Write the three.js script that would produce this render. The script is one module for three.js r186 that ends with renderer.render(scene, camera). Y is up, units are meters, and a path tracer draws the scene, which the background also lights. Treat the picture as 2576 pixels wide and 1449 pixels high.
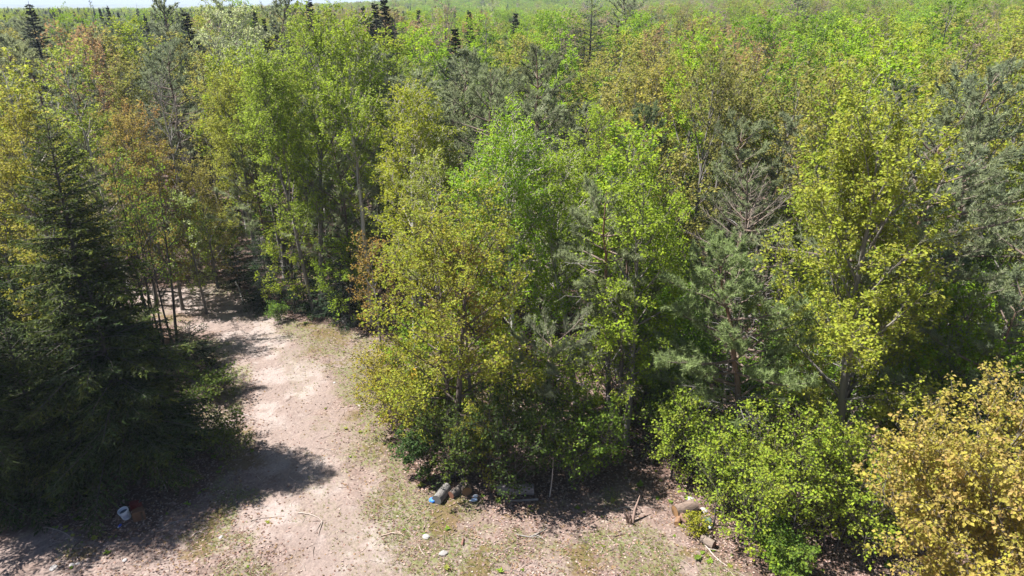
import * as THREE from 'three';

// ---------------------------------------------------------------- camera
const scene = new THREE.Scene();
const EYE = 15, PITCH = 22.35 * Math.PI / 180;
const camera = new THREE.PerspectiveCamera(45.72, 16 / 9, 0.5, 14000);
camera.position.set(0, EYE, 0);
camera.rotation.x = -PITCH;
scene.add(camera);

const renderer = new THREE.WebGLRenderer({ antialias: true });
renderer.setSize(1024, 576);
renderer.toneMapping = THREE.LinearToneMapping;
renderer.toneMappingExposure = 2.9;
renderer.shadowMap.enabled = true;

// ---------------------------------------------------------------- sky
const SUN = new THREE.Vector3(-0.505, 0.875, -0.03).normalize();      // towards the sun: high and to the left, just behind the near trees
{
  const W = 512, Hh = 256, data = new Float32Array(W * Hh * 4);
  for (let j = 0; j < Hh; j++) for (let i = 0; i < W; i++) {
    const el = ((j + 0.5) / Hh - 0.5) * Math.PI, az = ((i + 0.5) / W - 0.5) * 2 * Math.PI;
    const y = Math.sin(el), d = new THREE.Vector3(Math.cos(el) * Math.cos(az), y, Math.cos(el) * Math.sin(az));
    const h = Math.exp(-Math.max(y, 0) * 7), g = Math.pow(Math.max(d.dot(SUN), 0), 6) * 0.07;
    let r = 0.036 + 0.31 * h + g, gg = 0.064 + 0.315 * h + g, b = 0.135 + 0.275 * h + g * 0.9;
    if (y < 0) { const k = Math.min(1, -y * 12); r = r * (1 - k) + 0.10 * k; gg = gg * (1 - k) + 0.10 * k; b = b * (1 - k) + 0.07 * k; }
    const o = (j * W + i) * 4; data[o] = r; data[o + 1] = gg; data[o + 2] = b; data[o + 3] = 1;
  }
  const t = new THREE.DataTexture(data, W, Hh, THREE.RGBAFormat, THREE.FloatType);
  t.mapping = THREE.EquirectangularReflectionMapping; t.magFilter = t.minFilter = THREE.LinearFilter;
  t.colorSpace = THREE.LinearSRGBColorSpace; t.needsUpdate = true;
  scene.background = t; scene.environment = t;
}

// ---------------------------------------------------------------- sun
const sun = new THREE.DirectionalLight(new THREE.Color(1.0, 0.965, 0.915), 5.0);
sun.target.position.set(0, 0, -40); sun.position.copy(SUN).multiplyScalar(160).add(sun.target.position);
sun.castShadow = true; sun.shadow.mapSize.set(4096, 4096);
Object.assign(sun.shadow.camera, { left: -110, right: 110, top: 110, bottom: -110, near: 1, far: 420 });
scene.add(sun, sun.target);
scene.fog = new THREE.FogExp2(0xc9d8ec, 0.0003);

// ---------------------------------------------------------------- small tools
function rng(seed) { let a = seed >>> 0; return () => { a = (a + 0x6D2B79F5) | 0; let t = Math.imul(a ^ (a >>> 15), 1 | a); t = (t + Math.imul(t ^ (t >>> 7), 61 | t)) ^ t; return ((t ^ (t >>> 14)) >>> 0) / 4294967296; }; }
const V = (x, y, z) => new THREE.Vector3(x, y, z), lerp = (a, b, t) => a + (b - a) * t, clamp = (x, a, b) => Math.max(a, Math.min(b, x));
const sstep = (a, b, x) => { const t = clamp((x - a) / (b - a), 0, 1); return t * t * (3 - 2 * t); };
function hash(ix, iz, s) { let h = Math.imul(ix, 374761393) ^ Math.imul(iz, 668265263) ^ Math.imul(s, 1274126177); h = Math.imul(h ^ (h >>> 13), 1274126177); return ((h ^ (h >>> 16)) >>> 0) / 4294967296; }
function noise(x, z, s = 1) {
  const ix = Math.floor(x), iz = Math.floor(z), fx = x - ix, fz = z - iz, u = fx * fx * (3 - 2 * fx), w = fz * fz * (3 - 2 * fz);
  const a = hash(ix, iz, s), b = hash(ix + 1, iz, s), c = hash(ix, iz + 1, s), d = hash(ix + 1, iz + 1, s);
  return a + (b - a) * u + (c - a) * w + (a - b - c + d) * u * w;
}
const fbm = (x, z, s = 1, n = 4) => { let v = 0, a = 0.5, f = 1, t = 0; for (let i = 0; i < n; i++) { v += a * noise(x * f, z * f, s + i); t += a; a *= 0.55; f *= 2.03; } return v / t; };

// the place was surveyed from marks in a 2576 x 1449 picture: these turn a mark into a point on the ground, at a height, or at a distance
const FPX = 1718.6, CP = Math.cos(PITCH), SP = Math.sin(PITCH);
const rayOf = (u, v) => { const x = (u - 1288) / FPX, y = (724.5 - v) / FPX; return [x, CP * y - SP, CP + SP * y]; };
function px(u, v, h = 0) { const [x, up, f] = rayOf(u, v), t = (h - EYE) / up; return [x * t, -f * t]; }
function far(u, v, dist) { const [x, up, f] = rayOf(u, v), t = dist / f; return [x * t, -dist, EYE + up * t]; }
function markOf(x, y, z) { const f = -z * CP - (y - EYE) * SP, up = (y - EYE) * CP - z * SP; return [1288 + x / f * FPX, 724.5 - up / f * FPX]; }

function terrain(x, z) {
  const d = Math.hypot(x, z), az = Math.atan2(x, -z);
  let h = 0;
  h += 2.8 * sstep(75, 190, d) * sstep(0.02, 0.34, az);
  h += 20 * Math.exp(-(((x - 90) / 190) ** 2) - (((z + 650) / 190) ** 2));
  h += 10 * Math.exp(-(((x - 330) / 200) ** 2) - (((z + 520) / 200) ** 2));
  if (d > 60) h += (fbm(x / 90, z / 90, 5, 3) - 0.5) * 2.2 * sstep(60, 160, d);
  if (d > 1500) h += -6 * sstep(1500, 3500, d) + 26 * sstep(2600, 6500, d) * (0.6 + 0.8 * fbm(x / 1600, z / 1600, 9, 3));
  return h;
}

const numbers = {};
function numbered(name) { const n = numbers[name] = (numbers[name] ?? -1) + 1; return n ? name + '_' + String(n).padStart(3, '0') : name; }
function tag(o, label, category, group, kind) { if (label) o.userData.label = label; if (category) o.userData.category = category; if (group) o.userData.group = group; if (kind) o.userData.kind = kind; return o; }
function thing(name, label, category, pos = [0, 0, 0], turn = 0, group) { const o = new THREE.Group(); o.name = numbered(name); o.position.set(...pos); o.rotation.y = turn; scene.add(o); return tag(o, label, category, group); }
function mesh(name, geo, mat, parent, label) { const m = new THREE.Mesh(geo, mat); m.name = parent === scene ? numbered(name) : name; m.castShadow = m.receiveShadow = true; parent.add(m); if (label) m.userData.label = label; return m; }

// wood: round tapering tubes with smooth normals and a colour per ring
class Wood {
  constructor() { this.p = []; this.n = []; this.c = []; this.i = []; }
  tube(pts, radii, sides, color, cap = false) {
    const base = this.p.length / 3, a = V(), b = V(), t = V();
    a.set(0.31, 0.12, 0.94);
    for (let k = 0; k < pts.length; k++) {
      t.subVectors(pts[Math.min(k + 1, pts.length - 1)], pts[Math.max(k - 1, 0)]).normalize();
      a.addScaledVector(t, -a.dot(t)); if (a.lengthSq() < 1e-4) { a.set(t.y, t.z, t.x); a.addScaledVector(t, -a.dot(t)); } a.normalize(); b.crossVectors(t, a);
      for (let s = 0; s < sides; s++) {
        const q = s / sides * Math.PI * 2, cx = Math.cos(q), sy = Math.sin(q), nx = a.x * cx + b.x * sy, ny = a.y * cx + b.y * sy, nz = a.z * cx + b.z * sy, r = radii[k];
        this.p.push(pts[k].x + nx * r, pts[k].y + ny * r, pts[k].z + nz * r); this.n.push(nx, ny, nz);
        const c = typeof color === 'function' ? color(k / (pts.length - 1), s, pts[k]) : color; this.c.push(c[0], c[1], c[2]);
      }
      if (k) for (let s = 0; s < sides; s++) { const o = base + (k - 1) * sides, s2 = (s + 1) % sides; this.i.push(o + s, o + s2, o + sides + s, o + s2, o + sides + s2, o + sides + s); }
    }
    return this;
  }
  build() { return built(this); }
}
// foliage: loose leaves and needles, flat faced
class Leaves {
  constructor() { this.p = []; this.c = []; this.i = []; }
  leaf(x, y, z, dx, dy, dz, nx, ny, nz, len, wid, c) {           // folded diamond
    let sx = dy * nz - dz * ny, sy = dz * nx - dx * nz, sz = dx * ny - dy * nx; const l = Math.hypot(sx, sy, sz) || 1; sx *= wid / l; sy *= wid / l; sz *= wid / l;
    const o = this.p.length / 3, m = len * 0.45, f = wid * 0.35;
    this.p.push(x, y, z, x + dx * m + sx + nx * f, y + dy * m + sy + ny * f, z + dz * m + sz + nz * f, x + dx * len, y + dy * len, z + dz * len, x + dx * m - sx + nx * f, y + dy * m - sy + ny * f, z + dz * m - sz + nz * f);
    for (let k = 0; k < 4; k++) this.c.push(c[0], c[1], c[2]);
    this.i.push(o, o + 1, o + 2, o, o + 2, o + 3);
  }
  blade(x, y, z, dx, dy, dz, sx, sy, sz, len, c) {               // one needle: a thin triangle
    const o = this.p.length / 3;
    this.p.push(x + sx, y + sy, z + sz, x - sx, y - sy, z - sz, x + dx * len, y + dy * len, z + dz * len);
    for (let k = 0; k < 3; k++) this.c.push(c[0], c[1], c[2]);
    this.i.push(o, o + 1, o + 2);
  }
  build() { return built(this); }
}
function built(b) {
  const g = new THREE.BufferGeometry();
  g.setAttribute('position', new THREE.BufferAttribute(new Float32Array(b.p), 3));
  if (b.n) g.setAttribute('normal', new THREE.BufferAttribute(new Float32Array(b.n), 3));
  g.setAttribute('color', new THREE.BufferAttribute(new Float32Array(b.c), 3));
  g.setIndex(new THREE.BufferAttribute(new Uint32Array(b.i), 1));
  b.p = b.c = b.i = b.n = null;
  return g;
}
const rv = (R) => { const z = R() * 2 - 1, a = R() * Math.PI * 2, s = Math.sqrt(1 - z * z); return [s * Math.cos(a), z, s * Math.sin(a)]; };
const shade = (c, k) => [c[0] * k, c[1] * k, c[2] * k], mixc = (a, b, t) => [lerp(a[0], b[0], t), lerp(a[1], b[1], t), lerp(a[2], b[2], t)];

// ---------------------------------------------------------------- materials for plants
const M = {
  bark: new THREE.MeshStandardMaterial({ vertexColors: true, roughness: 0.95, metalness: 0 }),
  leaf: new THREE.MeshPhysicalMaterial({ vertexColors: true, roughness: 1, transmission: 0.55, thickness: 0, ior: 1.3, specularIntensity: 0.35, side: THREE.DoubleSide }),
  needle: new THREE.MeshPhysicalMaterial({ vertexColors: true, roughness: 1, transmission: 0.3, thickness: 0, ior: 1.3, specularIntensity: 0.5, side: THREE.DoubleSide }),
  tuft: new THREE.MeshPhysicalMaterial({ vertexColors: true, roughness: 1, transmission: 0.5, thickness: 0, ior: 1.3, specularIntensity: 0.5, side: THREE.DoubleSide }),
};
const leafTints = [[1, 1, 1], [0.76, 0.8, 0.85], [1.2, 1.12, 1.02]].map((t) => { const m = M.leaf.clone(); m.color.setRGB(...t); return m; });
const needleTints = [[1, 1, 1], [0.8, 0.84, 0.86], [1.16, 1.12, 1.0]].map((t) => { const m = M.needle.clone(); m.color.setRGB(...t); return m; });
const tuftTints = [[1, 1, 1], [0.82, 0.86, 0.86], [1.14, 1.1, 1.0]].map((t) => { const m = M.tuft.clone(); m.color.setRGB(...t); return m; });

// a limb that starts along (dir), bends towards the light and wavers
function limbPath(R, start, dir, len, n, bend, waver) {
  const pts = [start.clone()], d = dir.clone().normalize(), p = start.clone();
  for (let k = 1; k <= n; k++) {
    d.y += bend / n; d.x += (R() - 0.5) * waver; d.y += (R() - 0.5) * waver; d.z += (R() - 0.5) * waver; d.normalize();
    p.addScaledVector(d, len / n); pts.push(p.clone());
  }
  return pts;
}
const along = (pts, f) => { const q = clamp(f, 0, 0.9999) * (pts.length - 1), k = Math.floor(q); return pts[k].clone().lerp(pts[k + 1], q - k); };
const dirAt = (pts, f) => { const k = Math.min(Math.floor(clamp(f, 0, 0.9999) * (pts.length - 1)), pts.length - 2); return pts[k + 1].clone().sub(pts[k]).normalize(); };
const taper = (r0, r1, n) => Array.from({ length: n }, (_, k) => lerp(r0, r1, k / (n - 1)));
function aside(R, d, ang) { const r = V(...rv(R)); r.addScaledVector(d, -r.dot(d)).normalize(); return d.clone().multiplyScalar(Math.cos(ang)).addScaledVector(r, Math.sin(ang)); }

const BARK = { grey: [0.17, 0.155, 0.14], dark: [0.075, 0.065, 0.058], birch: [0.55, 0.53, 0.49], pine: [0.10, 0.085, 0.075], orange: [0.25, 0.125, 0.065], dead: [0.27, 0.25, 0.24], brown: [0.11, 0.085, 0.07] };
function barkColor(R, c, birch) { return (t, s) => { const k = 0.75 + 0.5 * R(); return birch && R() < 0.16 ? [0.06, 0.055, 0.05] : [c[0] * k, c[1] * k, c[2] * k]; }; }

// broadleaf tree coming into leaf
function broadleaf(o) {
  const R = rng(o.seed), H = o.h, out = { trunk: new Wood(), limbs: [], twigs: new Wood(), leaves: new Leaves(), bunches: [] };
  const bc = BARK[o.bark ?? 'grey'], tw = o.twig ?? [bc[0] * 0.85, bc[1] * 0.78, bc[2] * 0.74], birch = o.bark === 'birch';
  const stems = o.stems ?? 1, cb = o.cb ?? 0.3, c1 = o.c1, c2 = o.c2 ?? o.c1, ph = R() * 6.28;
  for (let s = 0; s < stems; s++) {
    const az = ph + s / stems * 6.28 + R(), lean = stems > 1 ? (o.spread ?? 0.16) * (0.6 + 0.7 * R()) : (o.lean ?? 0.03), hs = H * (s ? 0.78 + 0.2 * R() : 1), r0 = (o.r0 ?? 0.012 * H) * (s ? 0.75 : 1), n = 11, pts = [];
    let wx = 0, wz = 0;
    for (let k = 0; k <= n; k++) { const t = k / n; wx += (R() - 0.5) * 0.022 * H; wz += (R() - 0.5) * 0.022 * H; const l = lean * H * Math.pow(t, 0.85); pts.push(V(Math.cos(az) * (l + 0.12 * (stems > 1)) + wx * t + (o.tilt?.[0] ?? 0) * t, hs * t - (k ? 0 : 0.15), Math.sin(az) * (l + 0.12 * (stems > 1)) + wz * t + (o.tilt?.[1] ?? 0) * t)); }
    const rad = pts.map((_, k) => r0 * (k ? Math.pow(1 - k / n * 0.94, 0.9) : 1.35));
    out.trunk.tube(pts, rad, o.sides ?? 7, barkColor(R, bc, birch));
    const nl = Math.round((o.limbs ?? 18) * (stems > 1 ? 1.4 / stems : 1));
    for (let j = 0; j < nl; j++) {
      const t = cb + (0.985 - cb) * Math.pow((j + R() * 0.8) / nl, 0.95), q = (t - cb) / (1 - cb);
      const env = q < 0.34 ? 0.62 + 0.38 * q / 0.34 : Math.pow(1 - (q - 0.34) / 0.68, o.top ?? 0.62) + 0.05;
      const el = lerp(o.el0 ?? 0.42, o.el1 ?? 1.15, q) + (R() - 0.5) * 0.3, a = ph + j * 2.4 + (R() - 0.5) * 0.9, len = (o.cr ?? 0.2 * H) * env * (0.72 + 0.5 * R()) / Math.max(0.55, Math.cos(el) + 0.2);
      const lp = limbPath(R, along(pts, t), V(Math.cos(a) * Math.cos(el), Math.sin(el), Math.sin(a) * Math.cos(el)), len, 6, o.up ?? 0.35, 0.16), lr = Math.max(0.012, Math.min(rad[Math.floor(t * n)] * 0.55, 0.012 * len + 0.012));
      const w = new Wood(); w.tube(lp, taper(lr, 0.006, 7), 5, barkColor(R, birch ? [0.3, 0.27, 0.24] : bc, false)); out.limbs.push(w);
      const ns = Math.max(3, Math.round(len / (o.subGap ?? 0.3)));
      for (let k = 0; k < ns; k++) {
        const f = 0.22 + 0.78 * (k + R()) / ns, d = dirAt(lp, f), sd = aside(R, d, 0.5 + 0.5 * R()); sd.y += 0.18;
        const sl = (0.42 * len * (1 - 0.62 * f) + 0.25) * (0.7 + 0.6 * R()), sp = limbPath(R, along(lp, f), sd, sl, 3, o.up2 ?? 0.25, 0.2);
        out.twigs.tube(sp, taper(0.009, 0.004, 4), 3, tw);
        const nt = Math.max(2, Math.round(sl / (o.twigGap ?? 0.2)));
        for (let m = 0; m < nt; m++) {
          const g = 0.25 + 0.75 * (m + R()) / nt, td = aside(R, dirAt(sp, g), 0.4 + 0.6 * R()), tl = (o.twigLen ?? 0.3) * (0.6 + 0.8 * R()), ts = along(sp, g), te = ts.clone().addScaledVector(td, tl);
          te.y += (o.droop ?? 0) * tl;
          if (!o.noTwig || R() > o.noTwig) out.twigs.tube([ts, te], [0.005, 0.0025], 3, tw);
          if (!o.ls) continue;
          for (let cI = 0; cI < (o.cl ?? 2); cI++) {
            if (R() > (o.fill ?? 1)) continue;
            const LL = o.bunch ? new Leaves() : out.leaves; if (o.bunch) out.bunches.push(LL);
            const e = cI ? ts.clone().lerp(te, 0.3 + 0.6 * R()) : te, kk = 0.78 + 0.44 * R(), cc = mixc(c1, c2, Math.pow(R(), 1.3)), young = R();
            for (let L = 0; L < (o.lpc ?? 5); L++) {
              const d0 = rv(R), hx = d0[0], hz = d0[2], hy = d0[1] * 0.55 - (o.hang ?? 0.22), l = Math.hypot(hx, hy, hz) || 1, nn = rv(R); nn[1] += 0.9; const nl2 = Math.hypot(...nn), size = o.ls * (0.55 + 0.75 * R()), sp2 = 0.025 + 0.085 * R();
              const jit = kk * (0.82 + 0.36 * R());
              LL.leaf(e.x + d0[0] * sp2, e.y + d0[1] * sp2, e.z + d0[2] * sp2, hx / l, hy / l, hz / l, nn[0] / nl2, nn[1] / nl2, nn[2] / nl2, size, size * (o.lw ?? 0.42), [cc[0] * jit * (1 + 0.12 * young), cc[1] * jit, cc[2] * jit]);
            }
          }
        }
      }
    }
  }
  return out;
}

// pine with tufts of needles at the ends of crooked limbs, dead limbs below
function tuft(L, R, p, d, n, len, wid, c) {
  for (let k = 0; k < n; k++) {
    const r = rv(R), x = d.x * 0.72 + r[0] * 0.8, y = d.y * 0.72 + r[1] * 0.8 + 0.12, z = d.z * 0.72 + r[2] * 0.8, l = Math.hypot(x, y, z) || 1, q = rv(R), b = -R() * len * 1.1, j = 0.7 + 0.6 * R();
    L.blade(p.x + d.x * b, p.y + d.y * b, p.z + d.z * b, x / l, y / l, z / l, q[0] * wid, q[1] * wid, q[2] * wid, len * (0.7 + 0.5 * R()), [c[0] * j, c[1] * j, c[2] * j]);
  }
}
function pine(o) {
  const R = rng(o.seed), H = o.h, out = { trunk: new Wood(), limbs: [], twigs: new Wood(), dead: new Wood(), leaves: new Leaves() }, n = 13, pts = [], bend = o.bend ?? 0.04, az = R() * 6.28;
  let wx = 0, wz = 0;
  for (let k = 0; k <= n; k++) { const t = k / n; wx += (R() - 0.5) * bend * H * 0.5; wz += (R() - 0.5) * bend * H * 0.5; pts.push(V(wx * t + Math.cos(az) * bend * H * t * t + (o.tilt?.[0] ?? 0) * t, H * t - (k ? 0 : 0.15), wz * t + Math.sin(az) * bend * H * t * t + (o.tilt?.[1] ?? 0) * t)); }
  const rad = pts.map((_, k) => (o.r0 ?? 0.0125 * H) * (k ? Math.pow(1 - k / n * 0.95, 0.8) : 1.3)), or = 0.6 * (o.orange ?? 0.7);
  out.trunk.tube(pts, rad, 8, (t) => { const k = 0.75 + 0.5 * R(), c = mixc(BARK.pine, BARK.orange, or * sstep(0.3, 0.62, t)); return [c[0] * k, c[1] * k, c[2] * k]; });
  const cb = o.cb ?? 0.45, step = o.step ?? 0.5, needle = o.c1 ?? [0.26, 0.3, 0.15], nw = Math.round((1 - cb) * H / step);
  for (let w = 0; w < nw; w++) {
    const q = (w + 0.3 * R()) / nw, t = cb + (0.99 - cb) * q, cnt = 3 + Math.floor(R() * 2.6);
    for (let j = 0; j < cnt; j++) {
      if (R() < (o.gaps ?? 0.16)) continue;
      const a = w * 1.9 + j / cnt * 6.28 + R() * 0.8, el = lerp(-0.02, 0.85, q * q) + (R() - 0.4) * 0.35, len = (o.cr ?? 0.2 * H) * (o.flat ? Math.pow(1 - q * 0.75, 0.5) : Math.pow(1 - q, 0.62) * (0.55 + 0.9 * Math.min(1, q * 3 + 0.25)) + 0.1) * (0.62 + 0.6 * R());
      const lp = limbPath(R, along(pts, t), V(Math.cos(a) * Math.cos(el), Math.sin(el), Math.sin(a) * Math.cos(el)), len, 6, 0.4, 0.24), wd = new Wood();
      wd.tube(lp, taper(Math.max(0.016, 0.014 * len + 0.008), 0.007, 7), 5, (tt) => { const k = 0.7 + 0.5 * R(), c = mixc(BARK.orange, BARK.grey, 0.6 + 0.3 * tt); return [c[0] * k * 0.8, c[1] * k * 0.8, c[2] * k * 0.8]; }); out.limbs.push(wd);
      const ns = Math.max(4, Math.round(len / (o.subGap ?? 0.17)));
      for (let k = 0; k < ns; k++) {
        const f = 0.28 + 0.72 * (k + R()) / ns, d = dirAt(lp, f), sd = aside(R, d, 0.55 + 0.55 * R()); sd.y = sd.y * 0.5 + 0.16; sd.normalize();
        const sl = (0.24 * len * (1.15 - f) + 0.16) * (0.7 + 0.6 * R()), sp = limbPath(R, along(lp, f), sd, sl, 2, 0.35, 0.25);
        out.twigs.tube(sp, taper(0.009, 0.005, 3), 3, [0.15, 0.125, 0.10]);
        if (o.bare && R() < o.bare) continue;
        const nt = o.tufts ?? 3, kc = 0.75 + 0.5 * R(), cc = [needle[0] * kc, needle[1] * kc, needle[2] * kc];
        for (let m = 0; m < nt; m++) { const g = nt > 1 ? lerp(1, 0.35, m / (nt - 1)) : 1, p = along(sp, g), td = m ? aside(R, sd, 0.6) : sd; td.y += 0.2; td.normalize(); tuft(out.leaves, R, p.addScaledVector(td, 0.05), td, o.nn ?? 22, o.nl ?? 0.15, o.nwid ?? 0.0145, cc); }
      }
      if (!(o.bare > 0.9)) tuft(out.leaves, R, lp[6], dirAt(lp, 1), (o.nn ?? 15) * 2, o.nl ?? 0.15, o.nwid ?? 0.0145, needle);
    }
  }
  for (let j = 0; j < (o.deadN ?? 16); j++) {
    const t = 0.14 + (cb + 0.12 - 0.14) * R(), a = R() * 6.28, len = (0.5 + 1.1 * R()) * (o.cr ?? 0.2 * H) * 0.55, lp = limbPath(R, along(pts, t), V(Math.cos(a), 0.05 + 0.35 * (R() - 0.4), Math.sin(a)), len, 5, -0.1, 0.35), g = shade(BARK.dead, 0.65 + 0.5 * R());
    out.dead.tube(lp, taper(0.017, 0.005, 6), 4, g);
    for (let k = 0; k < 7; k++) { const f = 0.25 + 0.75 * R(), td = aside(R, dirAt(lp, f), 0.5 + 0.6 * R()), s = along(lp, f), tp = limbPath(R, s, td, 0.2 + 0.4 * R(), 2, 0, 0.5); out.dead.tube(tp, [0.007, 0.005, 0.003], 3, g); }
  }
  return out;
}

// spruce, fir, larch: whorls of branches on a straight stem
function spruce(o) {
  const R = rng(o.seed), H = o.h, out = { trunk: new Wood(), limbs: [], twigs: new Wood(), leaves: new Leaves() }, pts = [], n = 10;
  for (let k = 0; k <= n; k++) pts.push(V((R() - 0.5) * 0.05 + (o.tilt?.[0] ?? 0) * k / n, H * k / n - (k ? 0 : 0.15), (R() - 0.5) * 0.05 + (o.tilt?.[1] ?? 0) * k / n));
  const r0 = o.r0 ?? 0.012 * H, bc = BARK[o.bark ?? 'dark'];
  out.trunk.tube(pts, pts.map((_, k) => r0 * (k ? 1 - k / n * 0.96 : 1.3)), 7, barkColor(R, bc));
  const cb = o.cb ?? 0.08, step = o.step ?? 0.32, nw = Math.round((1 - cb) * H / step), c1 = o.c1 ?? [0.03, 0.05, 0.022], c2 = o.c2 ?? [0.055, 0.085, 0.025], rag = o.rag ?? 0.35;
  for (let w = 0; w < nw; w++) {
    const q = (w + 0.4 * R()) / nw, cnt = o.cnt ?? 5, lump = 0.8 + rag * noise(w * 0.55, o.seed, 3);
    for (let j = 0; j < cnt; j++) {
      if (R() < (o.gaps ?? 0.1)) continue;
      const t = cb + (0.985 - cb) * clamp(q + (R() - 0.5) * 0.9 / nw, 0, 1), a = w * 2.1 + j / cnt * 6.28 + R() * 0.9, len = Math.max(0.12, (o.cr ?? 0.2 * H) * Math.pow(1 - q, o.pw ?? 0.85) * lump * (1 - rag * 0.5 + rag * R())), el = lerp(o.el0 ?? -0.12, o.el1 ?? 0.7, Math.pow(q, 1.4)) + (R() - 0.5) * 0.25;
      const lp = limbPath(R, along(pts, t), V(Math.cos(a) * Math.cos(el), Math.sin(el), Math.sin(a) * Math.cos(el)), len, 5, o.bend ?? -0.12, 0.12), wd = new Wood();
      if (o.upTip) { lp[4].y += 0.03 * len; lp[5].y += 0.12 * len; }
      wd.tube(lp, taper(0.008 * len + 0.008, 0.004, 6), 4, shade(bc, 0.9 + 0.4 * R())); out.limbs.push(wd);
      const ns = Math.max(3, Math.round(len / (o.subGap ?? 0.13))), side0 = V(-Math.sin(a), 0, Math.cos(a));
      for (let k = 0; k <= ns; k++) for (const sg of [-1, 1]) {
        const f = clamp(0.14 + 0.86 * (k + 0.6 * R()) / ns, 0, 1), d = dirAt(lp, f), p = along(lp, f), sd = d.clone().multiplyScalar(0.72).addScaledVector(side0, sg * (0.55 + 0.4 * R())); sd.y -= (o.hang ?? 0.28) * (0.4 + R()); sd.normalize();
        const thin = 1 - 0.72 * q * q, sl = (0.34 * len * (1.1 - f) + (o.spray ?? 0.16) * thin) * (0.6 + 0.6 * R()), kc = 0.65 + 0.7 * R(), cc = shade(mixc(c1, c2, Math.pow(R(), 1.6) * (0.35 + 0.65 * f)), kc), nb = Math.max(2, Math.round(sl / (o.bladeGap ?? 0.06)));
        if (o.twigs && sl > 0.3) { const e = p.clone().addScaledVector(sd, sl * 0.9); out.twigs.tube([p, e], [0.005, 0.003], 3, bc); }
        for (let b = 0; b < nb; b++) {
          const g = sl * (b + R() * 0.6) / nb, qx = rv(R), x = sd.x + qx[0] * 0.75, y = sd.y + qx[1] * 0.55 + 0.05, z = sd.z + qx[2] * 0.75, l = Math.hypot(x, y, z) || 1, wv = rv(R), wid = o.wid ?? 0.024, jj = 0.75 + 0.5 * R();
          out.leaves.blade(p.x + sd.x * g, p.y + sd.y * g - 0.12 * g * g, p.z + sd.z * g, x / l, y / l, z / l, wv[0] * wid, wv[1] * wid, wv[2] * wid, (o.bl ?? 0.14) * thin * (0.7 + 0.6 * R()), shade(cc, jj));
        }
      }
    }
  }
  return out;
}

// a grown plant becomes a group of meshes; limbs stay single on the trees that stand near
function dress(root, g, { limbMax = 0, leafMat = M.leaf, crown = 'crown' } = {}) {
  mesh('trunk', g.trunkGeo ??= g.trunk.build(), M.bark, root);
  if (!g.limbGeos) {
    g.limbGeos = []; const rest = g.twigs;
    g.limbs.sort((a, b) => b.p.length - a.p.length);
    g.limbs.forEach((w, k) => { if (k < limbMax) g.limbGeos.push(w.build()); else { const o = rest.p.length / 3; for (const x of w.p) rest.p.push(x); for (const x of w.n) rest.n.push(x); for (const x of w.c) rest.c.push(x); for (const x of w.i) rest.i.push(x + o); } });
    g.twigGeo = rest.p.length ? rest.build() : null; g.leafGeo = g.leaves.p.length ? g.leaves.build() : null;
    g.deadGeo = g.dead?.p.length ? g.dead.build() : null;
  }
  g.limbGeos.forEach((x) => mesh('limb', x, M.bark, root));
  if (g.twigGeo) mesh(limbMax ? 'twigs' : 'branches', g.twigGeo, M.bark, root);
  if (g.deadGeo) mesh('dead_branches', g.deadGeo, M.bark, root);
  if (g.leafGeo) mesh(crown, g.leafGeo, leafMat, root);
  return root;
}
function triangles(g) { return [g.trunkGeo, ...(g.limbGeos ?? []), g.twigGeo, g.deadGeo, g.leafGeo].reduce((s, x) => s + (x ? x.index.count / 3 : 0), 0); }

// ---------------------------------------------------------------- the clearing, the track and the forest floor
const G0 = { x: -32, z: -66, s: 64 };
const toGround = (list) => list.map(([u, v]) => px(u, v));
const clearing = toGround([[-260, 1700], [-260, 1330], [0, 1318], [300, 1335], [455, 1290], [560, 1190], [500, 1110], [470, 1040], [520, 960], [500, 880], [440, 820], [330, 800], [200, 800], [180, 760], [330, 735], [470, 712], [560, 692], [640, 752], [720, 800], [900, 838], [960, 856], [1150, 852], [1320, 890], [1330, 960], [1180, 1010], [1010, 1010], [960, 1060], [985, 1160], [1040, 1240], [1240, 1275], [1480, 1262], [1640, 1235], [1730, 1290], [1800, 1390], [1880, 1460], [2100, 1700]]);
const backLot = toGround([[-300, 1040], [60, 1060], [90, 1130], [60, 1180], [-300, 1190]]);
const trackLine = toGround([[900, 1700], [850, 1449], [800, 1300], [770, 1180], [752, 1060], [738, 980], [690, 890], [610, 820], [540, 775], [470, 748], [380, 735], [200, 725], [-100, 712]]);
const inside = (poly, x, z) => { let c = false; for (let i = 0, j = poly.length - 1; i < poly.length; j = i++) { const [xi, zi] = poly[i], [xj, zj] = poly[j]; if ((zi > z) !== (zj > z) && x < (xj - xi) * (z - zi) / (zj - zi) + xi) c = !c; } return c; };
function toLine(x, z) {
  let best = 1e9, side = 0;
  for (let i = 1; i < trackLine.length; i++) {
    const [ax, az] = trackLine[i - 1], [bx, bz] = trackLine[i], dx = bx - ax, dz = bz - az, t = clamp(((x - ax) * dx + (z - az) * dz) / (dx * dx + dz * dz), 0, 1), ex = x - ax - dx * t, ez = z - az - dz * t, d = Math.hypot(ex, ez);
    if (d < best) { best = d; side = dx * ez - dz * ex > 0 ? 1 : -1; }
  }
  return [best, side];
}
const MS = 256, clearGrid = new Float32Array(MS * MS), trackGrid = new Float32Array(MS * MS);
for (let j = 0; j < MS; j++) for (let i = 0; i < MS; i++) {
  const x = G0.x + (i + 0.5) / MS * G0.s, z = G0.z + (j + 0.5) / MS * G0.s, [d, side] = toLine(x, z);
  clearGrid[j * MS + i] = inside(clearing, x, z) || inside(backLot, x, z) ? 1 : 0; trackGrid[j * MS + i] = d * side;
}
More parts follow.
